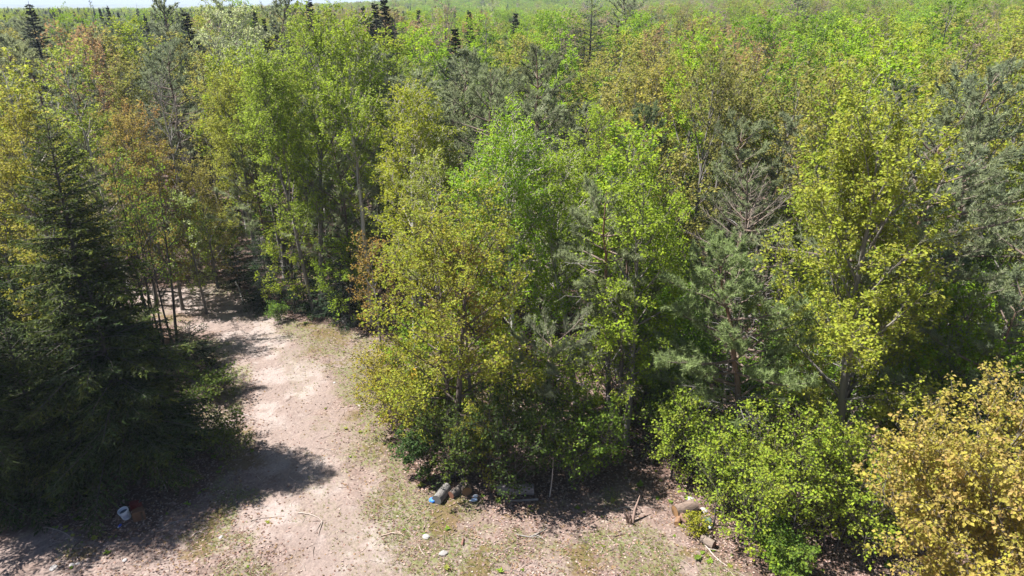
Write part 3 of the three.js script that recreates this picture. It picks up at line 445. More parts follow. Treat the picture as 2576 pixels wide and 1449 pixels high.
// the grove above the bend
const heroes = [
  ['maple_tree', 'tall yellow green maple with upswept stems in the grove above the track bend', 'maple', [720, 118, 32.9], near({ seed: 41, cr: 2.9, stems: 2, spread: 0.09, limbs: 30, cb: 0.32, c1: C.Y[0], c2: C.B[0], el0: 0.75, el1: 1.3, ls: 0.09, lpc: 6 }), 'the tall yellow green maple'],
  ['birch_tree', 'bright green birch leaning on the right of the tall yellow green maple', 'birch', [880, 142, 32], near({ seed: 42, cr: 2.7, stems: 1, limbs: 28, cb: 0.38, c1: C.G[1], c2: C.B[0], bark: 'birch', el0: 0.6, el1: 1.2, ls: 0.095, lpc: 6 }), 'the tall bright birch'],
  ['maple_tree', 'olive gold maple on the left flank of the tall yellow green maple', 'maple', [575, 225, 36], near({ seed: 43, cr: 2.5, limbs: 24, cb: 0.3, c1: C.O[1], c2: C.Y[1], el0: 0.6, ls: 0.085 })],
  ['birch_tree', 'rounded yellow birch with fine leaves in the centre of the wood', 'birch', [1010, 292, 28], near({ seed: 44, cr: 2.6, limbs: 28, cb: 0.28, c1: [0.32, 0.35, 0.025], c2: [0.27, 0.35, 0.025], bark: 'birch', ls: 0.085, lpc: 7, subGap: 0.22, el0: 0.5 }), 'the rounded yellow birch'],
  ['birch_tree', 'greenish birch with white stems below the rounded yellow birch', 'birch', [1085, 430, 26], near({ seed: 45, cr: 2.0, limbs: 24, cb: 0.25, c1: C.B[0], c2: C.O[1], bark: 'birch', ls: 0.085, lpc: 6 })],
  ['pine_tree', 'grey green pine with tall bare trunk right of the rounded yellow birch', 'pine', [1212, 182, 31], { pine: 1, seed: 46, cr: 2.5, cb: 0.5, bend: 0.03, deadN: 26, gaps: 0.22, orange: 0.3 }, 'the tall bare trunked pine'],
  ['pine_tree', 'narrow grey green pine standing just behind the tall bare trunked pine', 'pine', [1262, 190, 34], { pine: 1, seed: 47, cr: 2.0, cb: 0.5, deadN: 16, orange: 0.3 }],
  ['pine_tree', 'dark bushy pine topping the middle of the wood before bright green crowns', 'pine', [1352, 118, 35], { pine: 1, seed: 48, cr: 2.3, cb: 0.42, deadN: 18, gaps: 0.08, c1: [0.19, 0.21, 0.1], orange: 0.8 }, 'the dark bushy pine'],
  ['birch_tree', 'big bright green birch bulging toward the clearing in the middle', 'birch', [1300, 398, 23.5], near({ seed: 49, cr: 2.9, limbs: 34, cb: 0.2, c1: C.G[0], c2: C.G[1], bark: 'birch', ls: 0.08, lpc: 7, subGap: 0.22 }), 'the big bright birch'],
  ['birch_tree', 'white trunked birch leaning left inside the bright green mass', 'birch', [1405, 455, 24], near({ seed: 50, cr: 2.4, limbs: 26, cb: 0.36, c1: C.G[1], c2: C.Y[0], bark: 'birch', r0: 0.13, ls: 0.08, lpc: 6, tilt: [-1.0, 0] })],
  ['aspen_tree', 'fresh green aspen peeking over the orange trunked pine', 'aspen', [1500, 312, 28], near({ seed: 51, cr: 2.3, limbs: 26, cb: 0.3, c1: C.G[1], c2: C.Y[0], ls: 0.08, lpc: 6 }), 'the fresh green aspen'],
  ['pine_tree', 'orange trunked pine with sparse top in front of the fresh green aspen', 'pine', [1508, 470, 21.5], { pine: 1, seed: 52, tilt: [-0.9, 0], cr: 1.7, cb: 0.62, bend: 0.05, deadN: 22, orange: 0.95, r0: 0.13, gaps: 0.12 }, 'the orange trunked pine'],
  ['maple_tree', 'gold green maple nearest the track, hiding the yellow machine', 'maple', [1125, 560, 19.7], near({ seed: 53, cr: 3.1, limbs: 34, cb: 0.13, c1: [0.28, 0.36, 0.03], c2: [0.33, 0.31, 0.04], stems: 2, spread: 0.05, ls: 0.085, lpc: 5, fill: 0.85, el0: 0.2, up: 0.2, bark: 'brown', r0: 0.14 }), 'the gold green maple by the track'],
  ['maple_tree', 'orange tinged young maple right against the gold green maple', 'maple', [1180, 640, 20.3], near({ seed: 54, cr: 1.4, limbs: 20, cb: 0.3, c1: C.O[0], c2: [0.36, 0.23, 0.06], ls: 0.08, fill: 0.8 })],
  ['maple_tree', 'small rusty maple in shade between the grove and the gold green maple', 'maple', [940, 640, 29], near({ seed: 55, cr: 1.3, limbs: 18, cb: 0.25, c1: [0.36, 0.22, 0.05], c2: C.O[0], ls: 0.08, fill: 0.8 })],
  ['maple_tree', 'yellow green maple above the twin grey trunks in the middle right', 'maple', [1620, 455, 21.4], near({ seed: 56, cr: 2.5, limbs: 28, cb: 0.3, c1: C.Y[0], c2: C.G[1], ls: 0.085, stems: 2, spread: 0.05 }), 'the maple with twin grey trunks'],
  ['pine_tree', 'thin pine with one pale needle tuft low on its trunk', 'pine', [1590, 560, 21], { pine: 1, seed: 57, cr: 1.2, cb: 0.5, gaps: 0.5, deadN: 20, orange: 0.6, c1: [0.2, 0.23, 0.09] }],
  ['pine_tree', 'low pine spreading a flat shelf of pale needles over the undergrowth', 'pine', [1400, 850, 20.5], { pine: 1, seed: 58, cr: 2.4, cb: 0.6, flat: 1, gaps: 0.05, deadN: 10, c1: [0.25, 0.28, 0.16], step: 0.4 }],
  ['pine_tree', 'crooked orange limbed pine at the clearing edge on the right', 'pine', [1868, 612, 19.3], { pine: 1, seed: 59, tilt: [-1.1, 0], cr: 2.5, cb: 0.3, bend: 0.07, deadN: 40, orange: 1, r0: 0.15, gaps: 0.04, tufts: 4, subGap: 0.15, c1: [0.25, 0.32, 0.12], nn: 20 }, 'the crooked pine at the clearing edge'],
  ['maple_tree', 'big yellow green maple with forked grey trunk in the right foreground', 'maple', [2165, 335, 18.1], near({ seed: 60, tilt: [-1.4, 0], cr: 3.1, limbs: 40, cb: 0.16, c1: [0.3, 0.38, 0.035], c2: [0.34, 0.36, 0.05], stems: 2, spread: 0.045, r0: 0.17, ls: 0.088, lpc: 6, fill: 0.8, lpc: 8, el0: 0.45, el1: 1.25 }), 'the big forked maple'],
  ['pine_tree', 'large leaning pine with orange trunk behind the big forked maple', 'pine', [2430, 292, 19.8], { pine: 1, seed: 61, cr: 3.2, cb: 0.5, bend: 0.06, tilt: [2.2, 0], deadN: 30, orange: 1, r0: 0.17, gaps: 0.1, nn: 18 }, 'the large leaning pine'],
  ['pine_tree', 'dead grey pine with bare tangled top left of the big forked maple', 'pine', [1905, 432, 24], { pine: 1, seed: 62, cr: 2.2, cb: 0.4, bare: 0.97, deadN: 40, orange: 0.2, subGap: 0.11, gaps: 0.05 }, 'the dead grey pine'],
  ['pine_tree', 'flat topped pine on a crooked stem above the dead grey pine', 'pine', [1915, 318, 27], { pine: 1, seed: 63, cr: 2.1, cb: 0.6, flat: 1, bend: 0.1, orange: 0.8, deadN: 20 }],
  ['pine_tree', 'blue green pine just right of the top of the big forked maple', 'pine', [2315, 392, 22], { pine: 1, seed: 64, cr: 1.9, cb: 0.3, gaps: 0.05, c1: [0.14, 0.21, 0.12], deadN: 10, nn: 20 }],
  ['pine_tree', 'grey pine with drooping boughs at the right border', 'pine', [2535, 690, 17.5], { pine: 1, seed: 65, cr: 2.2, cb: 0.2, deadN: 20, c1: [0.24, 0.29, 0.15] }],
  ['pine_tree', 'rounded dark pine in the rusty maples right of centre', 'pine', [1618, 262, 30], { pine: 1, seed: 66, cr: 1.8, cb: 0.4, gaps: 0.04, c1: [0.15, 0.2, 0.085], nn: 20 }, 'the rounded dark pine'],
  ['maple_tree', 'bright green low maple glowing under the large leaning pine', 'maple', [2400, 800, 18.5], near({ seed: 67, cr: 2.7, limbs: 34, cb: 0.2, c1: C.G[0], c2: [0.24, 0.31, 0.02], ls: 0.095, lpc: 6, el0: 0.15, up: 0.15 }), 'the bright low maple'],
  ['maple_tree', 'shaded green maple sapling behind the twin grey trunks', 'maple', [1700, 790, 23], near({ seed: 68, cr: 2.2, limbs: 28, cb: 0.15, c1: C.U[0], c2: C.G[0], ls: 0.09, lpc: 6 })],
  ['fir_tree', 'dark young fir at the foot of the grove facing the track', 'fir', [648, 560, 34], { spruce: 1, seed: 70, cr: 1.7, cb: 0.05, c1: [0.02, 0.042, 0.016], c2: [0.05, 0.09, 0.02], rag: 0.3, bladeGap: 0.06 }, 'the dark young fir'],
  ['fir_tree', 'second dark fir deeper in the grove shade', 'fir', [745, 600, 33.5], { spruce: 1, seed: 71, cr: 1.6, cb: 0.05, c1: [0.02, 0.042, 0.016], c2: [0.05, 0.09, 0.02], bladeGap: 0.06 }],
  ['fir_tree', 'fir with blue green boughs beside the fallen logs in the grove', 'fir', [845, 560, 32], { spruce: 1, seed: 72, cr: 1.7, cb: 0.06, c1: [0.025, 0.05, 0.024], c2: [0.05, 0.085, 0.03], bladeGap: 0.06 }],
  ['maple_tree', 'layered yellow green sapling lit in front of the dark grove firs', 'maple', [715, 590, 33], near({ seed: 73, cr: 1.9, limbs: 22, cb: 0.2, c1: [0.2, 0.24, 0.02], c2: C.G[1], ls: 0.085, el0: 0.05, up: 0.05, fill: 0.9, bark: 'dark' })],
  ['maple_tree', 'layered green sapling at the right end of the grove foot', 'maple', [865, 640, 31.5], near({ seed: 74, cr: 1.7, limbs: 20, cb: 0.2, c1: C.U[1], c2: C.Y[0], ls: 0.085, el0: 0.05, up: 0.05, bark: 'dark' })],
  ['pine_tree', 'dead grey limbed pine inside the grove behind the sapling', 'pine', [860, 395, 32.5], { pine: 1, seed: 75, cr: 2.3, cb: 0.35, bare: 0.75, deadN: 40, orange: 0.1, subGap: 0.14 }, 'the dead pine in the grove'],
  ['pine_tree', 'grey green pine left of the dead pine in the grove', 'pine', [640, 395, 36], { pine: 1, seed: 76, cr: 2.2, cb: 0.35, deadN: 26, bare: 0.3 }],
  ['maple_tree', 'bright leafy sapling between the stem clump and the rust coloured saplings', 'maple', [470, 520, 33], near({ seed: 77, cr: 1.3, limbs: 20, cb: 0.15, c1: C.G[1], c2: C.W[0], ls: 0.09, lpc: 6 })],
  ['maple_tree', 'olive gold maple filling the gap right of the big dark spruce top', 'maple', [300, 330, 34], near({ seed: 80, cr: 2.3, limbs: 26, cb: 0.18, c1: C.O[0], c2: [0.33, 0.24, 0.055], fill: 0.85 })],
  ['maple_tree', 'copper gold maple behind the stem clump by the track', 'maple', [385, 410, 33.5], near({ seed: 81, cr: 2.1, limbs: 26, cb: 0.15, c1: [0.33, 0.25, 0.055], c2: C.O[1], fill: 0.85 })],
  ['maple_tree', 'yellow maple spreading behind the big dark spruce on its left', 'maple', [40, 335, 25.5], near({ seed: 82, cr: 2.6, limbs: 28, cb: 0.15, c1: [0.31, 0.33, 0.03], c2: C.O[0] }), 'the yellow maple behind the spruce'],
  ['maple_tree', 'dull gold maple low between the copper gold maple and the grove', 'maple', [500, 455, 36.5], near({ seed: 83, cr: 2.2, limbs: 26, cb: 0.12, c1: C.O[0], c2: [0.28, 0.29, 0.05], fill: 0.85, el0: 0.2 })],
  ['maple_tree', 'thin rusty gold maple above the copper gold maple', 'maple', [330, 285, 38], near({ seed: 84, cr: 1.8, limbs: 22, cb: 0.25, c1: [0.34, 0.2, 0.07], c2: C.O[0], fill: 0.75 })],
  ['maple_tree', 'green gold sapling shading the far end of the track', 'maple', [520, 590, 39], near({ seed: 85, cr: 1.9, limbs: 22, cb: 0.1, c1: C.U[1], c2: C.O[1], el0: 0.1, up: 0.1 })],
  ['fir_tree', 'dark fir closing the left side of the grove foot', 'fir', [585, 610, 36.5], { spruce: 1, seed: 86, cr: 1.6, cb: 0.04, c1: [0.02, 0.042, 0.016], c2: [0.05, 0.09, 0.02], bladeGap: 0.08, wid: 0.034 }],
  ['fir_tree', 'low dark fir between the two grove saplings', 'fir', [795, 665, 33], { spruce: 1, seed: 87, cr: 1.5, cb: 0.04, c1: [0.02, 0.042, 0.016], c2: [0.05, 0.09, 0.02], bladeGap: 0.08, wid: 0.034 }],
];
for (const [name, label, category, [u, v, dist], o, lm] of heroes) {
  const [fx, fz, h] = far(u, v, dist), at = [fx, fz]; o.h = h;
  const g = o.pine ? pine(o) : o.spruce ? spruce(o) : broadleaf(o);
  at[0] -= o.tilt?.[0] ?? 0;
  stand(name, label, category, g, at, { limbMax: at[1] > -26 ? 10 : 6, leafMat: o.pine ? M.tuft : o.spruce ? M.needle : M.leaf, lm, h, crown: o.bare > 0.9 ? 'needles' : 'crown', room: h < 7 ? 1 : 1.7 });
}

// bushes and saplings along the front of the wood
const fringe = [
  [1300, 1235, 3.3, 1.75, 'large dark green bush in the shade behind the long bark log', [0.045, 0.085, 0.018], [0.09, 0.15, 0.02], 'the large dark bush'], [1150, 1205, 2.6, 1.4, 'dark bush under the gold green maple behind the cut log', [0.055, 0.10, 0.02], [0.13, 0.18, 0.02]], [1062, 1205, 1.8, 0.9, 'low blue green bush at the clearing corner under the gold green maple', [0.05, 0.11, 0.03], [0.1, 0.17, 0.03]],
  [1440, 1215, 2.9, 1.2, 'green bush by the thin bare pole', [0.09, 0.17, 0.02], [0.16, 0.23, 0.02]], [1490, 1190, 2.3, 1.0, 'upright green bush right of the thin bare pole', [0.11, 0.2, 0.02], [0.16, 0.23, 0.02]], [1745, 1200, 3.0, 1.3, 'bright leafy bush left of the crooked pine at the clearing edge', [0.15, 0.24, 0.02], [0.22, 0.28, 0.025]],
  [1835, 1282, 2.2, 1.2, 'leafy bush behind the log pile', [0.12, 0.2, 0.025], [0.2, 0.25, 0.03]], [1960, 1300, 2.6, 1.4, 'yellow green bush at the foot of the crooked pine', [0.16, 0.2, 0.025], [0.2, 0.23, 0.03]], [1965, 1440, 1.0, 0.4, 'bright green sapling at the bottom of the right undergrowth', [0.12, 0.22, 0.02], [0.19, 0.29, 0.02]], [1940, 1400, 1.1, 0.6, 'small green sapling in the shade above the bottom border', [0.1, 0.2, 0.02], [0.16, 0.26, 0.02]], [1985, 1460, 1.2, 0.7, 'shaded green shrub at the bottom border right of the log pile', [0.08, 0.15, 0.02], [0.14, 0.2, 0.02]],
  [2200, 1230, 3.4, 1.6, 'dense green bush right of the big forked trunk', [0.09, 0.18, 0.02], [0.17, 0.25, 0.02]], [2330, 1150, 3.6, 1.7, 'deep green bush below the bright low maple', [0.06, 0.13, 0.018], [0.14, 0.23, 0.02]], [2060, 1180, 2.6, 1.2, 'green bush in the gap between crooked pine and big forked maple', [0.1, 0.17, 0.02], [0.18, 0.22, 0.03]], [2120, 1345, 2.0, 1.0, 'low yellow green bush in front of the big forked trunk', [0.18, 0.22, 0.025], [0.22, 0.24, 0.03]], [2250, 1320, 1.8, 1.0, 'dark green shrub left of the golden maple', [0.06, 0.11, 0.02], [0.12, 0.18, 0.02]],
  [1750, 1342, 0.5, 0.25, 'small yellow green plant in front of the log pile', [0.22, 0.25, 0.02], [0.25, 0.25, 0.02]], [700, 808, 0.7, 0.7, 'low spreading shrub below the dark young fir', [0.06, 0.12, 0.03], [0.17, 0.28, 0.02]], [1640, 1130, 2.2, 1.1, 'shaded bush at the foot of the twin grey trunks', [0.09, 0.16, 0.02], [0.16, 0.2, 0.03]], [1000, 1080, 2.8, 1.2, 'low golden maple bush reaching over the track edge', [0.23, 0.235, 0.025], [0.25, 0.22, 0.03]],
  [985, 1030, 2.4, 1.0, 'yellow leaf spray overhanging the grass beside the track', [0.25, 0.22, 0.03], [0.25, 0.25, 0.03]], [1560, 1050, 3.2, 1.3, 'undergrowth bush left of the twin grey trunks', [0.12, 0.18, 0.025], [0.2, 0.23, 0.03]], [1330, 1090, 3.2, 1.4, 'green bush behind the large dark bush', [0.12, 0.2, 0.02], [0.2, 0.24, 0.03]],
];
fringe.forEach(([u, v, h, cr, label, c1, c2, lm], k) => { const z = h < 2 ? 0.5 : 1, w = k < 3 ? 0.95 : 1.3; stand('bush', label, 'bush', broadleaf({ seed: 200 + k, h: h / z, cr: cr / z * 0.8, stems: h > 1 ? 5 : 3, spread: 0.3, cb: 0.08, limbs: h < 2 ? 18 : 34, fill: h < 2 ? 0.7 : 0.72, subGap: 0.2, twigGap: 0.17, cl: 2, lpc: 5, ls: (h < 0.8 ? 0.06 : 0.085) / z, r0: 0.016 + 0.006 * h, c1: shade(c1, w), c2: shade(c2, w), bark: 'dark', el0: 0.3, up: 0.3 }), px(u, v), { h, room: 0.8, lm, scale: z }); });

// upright saplings that carry the green of the right hand trees down to the clearing
[[1795, 1322, 2.9, 1.1, 'lime green sapling behind the log pile leaning over it'], [1880, 1392, 2.6, 1.0, 'lime sapling at the front of the right undergrowth above the bottom border'], [1985, 1405, 3.3, 1.2, 'upright lime sapling in front of the crooked pine'], [2085, 1385, 3.8, 1.3, 'tall lime sapling touching the big forked trunk'], [2165, 1430, 3.0, 1.1, 'yellow green sapling left of the golden maple'], [1915, 1322, 4.2, 1.3, 'slender lime sapling between the crooked pine and the log pile'], [2290, 1250, 4.6, 1.5, 'broad green sapling between the big forked maple and the golden maple'], [1690, 1200, 2.4, 0.9, 'sunlit sapling reaching out over the shaded leaves left of the log pile'], [1230, 1215, 2.4, 0.9, 'gold green sapling rising from the large dark bush'], [1400, 1150, 4.2, 1.3, 'lime sapling behind the thin bare pole'], [1510, 1140, 4.4, 1.3, 'lime sapling left of the twin grey trunks'], [1060, 1140, 3.6, 1.4, 'gold sapling at the left skirt of the gold green maple']].forEach(([u, v, h, cr, label], k) =>
  stand('sapling', label, 'sapling', broadleaf(near({ seed: 260 + k, h, cr, limbs: 17, cb: 0.12, r0: 0.03, stems: 1 + (k % 2), spread: 0.12, c1: k === 8 || k === 11 ? [0.3, 0.32, 0.03] : [0.24, 0.36, 0.03], c2: [0.31, 0.37, 0.04], ls: 0.082, lpc: 6, fill: 0.85, el0: 0.35, bark: 'dark' })), px(u, v), { h, room: 0.6 }));

// the golden maple in the near right corner: its largest leaf bunches are single pieces
{
  const at = [10.9, -11.6], o = near({ seed: 300, h: 6.2, cr: 2.9, stems: 3, spread: 0.17, cb: 0.14, limbs: 44, subGap: 0.25, twigGap: 0.15, cl: 2, lpc: 8, ls: 0.082, lw: 0.42, c1: [0.36, 0.36, 0.05], c2: [0.42, 0.32, 0.11], el0: 0.4, el1: 1.15, fill: 0.9, hang: 0.5 });
  o.bunch = true;
  const g = broadleaf(o), dist = (L) => Math.hypot(L.p[0] + at[0], L.p[1] - EYE, L.p[2] + at[1]) + (L.p[0] + at[0] > 9.6 ? 3 : 0);
  g.bunches.sort((a, b) => dist(a) - dist(b));
  const own = g.bunches.slice(0, 260).map((L) => L.build());
  for (const L of g.bunches.slice(260)) { const n = g.leaves.p.length / 3; for (const x of L.p) g.leaves.p.push(x); for (const x of L.c) g.leaves.c.push(x); for (const x of L.i) g.leaves.i.push(x + n); }
  const root = stand('maple_tree', 'golden maple with copper new leaves filling the lower right corner', 'maple', g, at, { limbMax: 16, h: 7, lm: 'the golden maple', room: 3 });
  for (const L of own) mesh('leaf_bunch', L, M.leaf, root);
  root.children.find((m) => m.name === 'crown').userData.kind = 'stuff';
}

// ---------------------------------------------------------------- spires, domes and odd crowns of the skyline, each where the picture shows it
const kinds = {
  spire: [0, 1, 2].map((k) => spruce({ seed: 400 + k, h: 13, cr: 1.4, cb: 0.08, step: 0.2, cnt: 6, pw: 0.8, rag: 0.35, subGap: 0.2, bladeGap: 0.11, bl: 0.22, wid: 0.05, gaps: 0.08, el0: -0.35, hang: 0.4, c1: [0.011, 0.02, 0.011], c2: [0.02, 0.032, 0.014] })),
  brownspire: [0].map((k) => spruce({ seed: 410, h: 12, cr: 1.1, cb: 0.15, step: 0.24, cnt: 5, el0: -0.3, subGap: 0.2, bladeGap: 0.1, bl: 0.2, wid: 0.03, gaps: 0.25, c1: [0.06, 0.045, 0.03], c2: [0.09, 0.055, 0.035] })),
  broadspruce: [0, 1].map((k) => spruce({ seed: 415 + k, h: 15, cr: 3.2, cb: 0.1, step: 0.4, cnt: 5, pw: 0.8, rag: 0.7, subGap: 0.2, bladeGap: 0.1, bl: 0.22, wid: 0.04, gaps: 0.14, el0: -0.2, c1: [0.028, 0.042, 0.022], c2: [0.055, 0.07, 0.03] })),
  larch: [0, 1].map((k) => spruce({ seed: 420 + k, h: 13.5, cr: 2.0, cb: 0.2, step: 0.4, cnt: 5, subGap: 0.25, bladeGap: 0.14, bl: 0.17, wid: 0.02, gaps: 0.2, rag: 0.6, c1: [0.18, 0.235, 0.125], c2: [0.24, 0.29, 0.14], bark: 'grey' })),
  pine: [0, 1, 2, 3].map((k) => pine({ seed: 430 + k, h: 12, cr: 2.3 + 0.2 * (k % 2), cb: [0.3, 0.45, 0.36, 0.5][k], bend: 0.05, subGap: 0.24, tufts: 2, nn: 14, nl: 0.2, nwid: 0.027, deadN: 12, gaps: 0.1, orange: 0.35, c1: [0.26, 0.295, 0.16] })),
};
const mid = (o) => ({ h: 12, limbs: 22, subGap: 0.42, twigGap: 0.24, cl: 2, lpc: 6, ls: 0.125, sides: 6, ...o });
Object.assign(kinds, {
  Y: [0, 1, 2].map((k) => broadleaf(mid({ seed: 440 + k, cr: 2.3 + 0.3 * k, stems: 1 + (k % 2), spread: 0.08, cb: 0.3, c1: C.Y[0], c2: C.Y[1] }))),
  G: [0, 1, 2].map((k) => broadleaf(mid({ seed: 450 + k, cr: 2.3 + 0.3 * k, cb: 0.3, c1: C.G[0], c2: C.G[1], lpc: 7 }))),
  B: [0, 1].map((k) => broadleaf(mid({ seed: 460 + k, cr: 2.3, cb: 0.32, c1: C.B[0], c2: C.B[1], ls: 0.11, lpc: 7, bark: 'birch' }))),
  O: [0, 1, 2].map((k) => broadleaf(mid({ seed: 470 + k, cr: 2.1 + 0.3 * k, cb: 0.3, stems: 1 + (k % 2), spread: 0.1, c1: C.O[0], c2: C.O[1], fill: 0.72, el0: 0.7, el1: 1.3 }))),
  R: [0, 1].map((k) => broadleaf(mid({ seed: 480 + k, cr: 2.3, cb: 0.3, stems: 1 + k, spread: 0.1, c1: C.R[0], c2: C.R[1], fill: 0.62, ls: 0.11, el0: 0.7, el1: 1.3 }))),
  K: [0, 1].map((k) => broadleaf(mid({ seed: 490 + k, cr: 2.2, cb: 0.28, stems: 1 + k, spread: 0.12, c1: C.K[0], c2: C.K[1], fill: 0.45, ls: 0.095, el0: 0.75, el1: 1.3, subGap: 0.34 }))),
  W: [0].map((k) => broadleaf(mid({ seed: 495, cr: 2.3, cb: 0.3, c1: C.W[0], c2: C.W[1], ls: 0.115, bark: 'birch' }))),
  U: [0, 1].map((k) => broadleaf(mid({ seed: 500 + k, h: 4.2, cr: 1.6, limbs: 22, stems: 2, spread: 0.12, cb: 0.12, c1: C.U[0], c2: C.U[1], ls: 0.1, subGap: 0.3, twigGap: 0.2, bark: 'dark', el0: 0.25, up: 0.2 }))),
  D: [0, 1].map((k) => broadleaf({ seed: 505 + k, h: 11, cr: 2.1, limbs: 24, cb: 0.25, ls: 0, subGap: 0.26, twigGap: 0.16, bark: 'dead', el0: 0.5, sides: 6 })),
});
const hOf = { spire: 13, brownspire: 12, broadspruce: 15, larch: 13.5, pine: 12, U: 4.2, D: 11 };
const isConifer = { spire: 1, brownspire: 1, broadspruce: 1, larch: 1, pine: 1 };
const partsOf = { spire: ['spruce_tree', 'spruce'], brownspire: ['spruce_tree', 'spruce'], broadspruce: ['spruce_tree', 'spruce'], larch: ['larch_tree', 'larch'], pine: ['pine_tree', 'pine'], Y: ['maple_tree', 'maple'], G: ['aspen_tree', 'aspen'], B: ['birch_tree', 'birch'], O: ['maple_tree', 'maple'], R: ['maple_tree', 'maple'], K: ['hardwood_tree', 'hardwood tree'], W: ['poplar_tree', 'poplar'], U: ['sapling', 'sapling'], D: ['dead_tree', 'dead tree'] };
const protos = {};
function grow(kind, k, tint) {                                     // one finished tree of each kind and tone; the rest are clones of it
  const key = kind + k + '/' + tint;
  if (!protos[key]) { const g = new THREE.Group(); dress(g, kinds[kind][k], { leafMat: (kind === 'pine' ? tuftTints : isConifer[kind] ? needleTints : leafTints)[tint] }); protos[key] = g; }
  return protos[key].clone();
}
let fillCount = 0;
function plant(kind, k, tint, x, y, z, s, sx, turn, label, group) {
  const [name, category] = partsOf[kind], o = grow(kind, k, tint); o.name = numbered(name); o.position.set(x, y, z); o.rotation.y = turn; o.scale.set(s * sx, s, s * sx); scene.add(o); fillCount++;
  return tag(o, label, category, group);
}
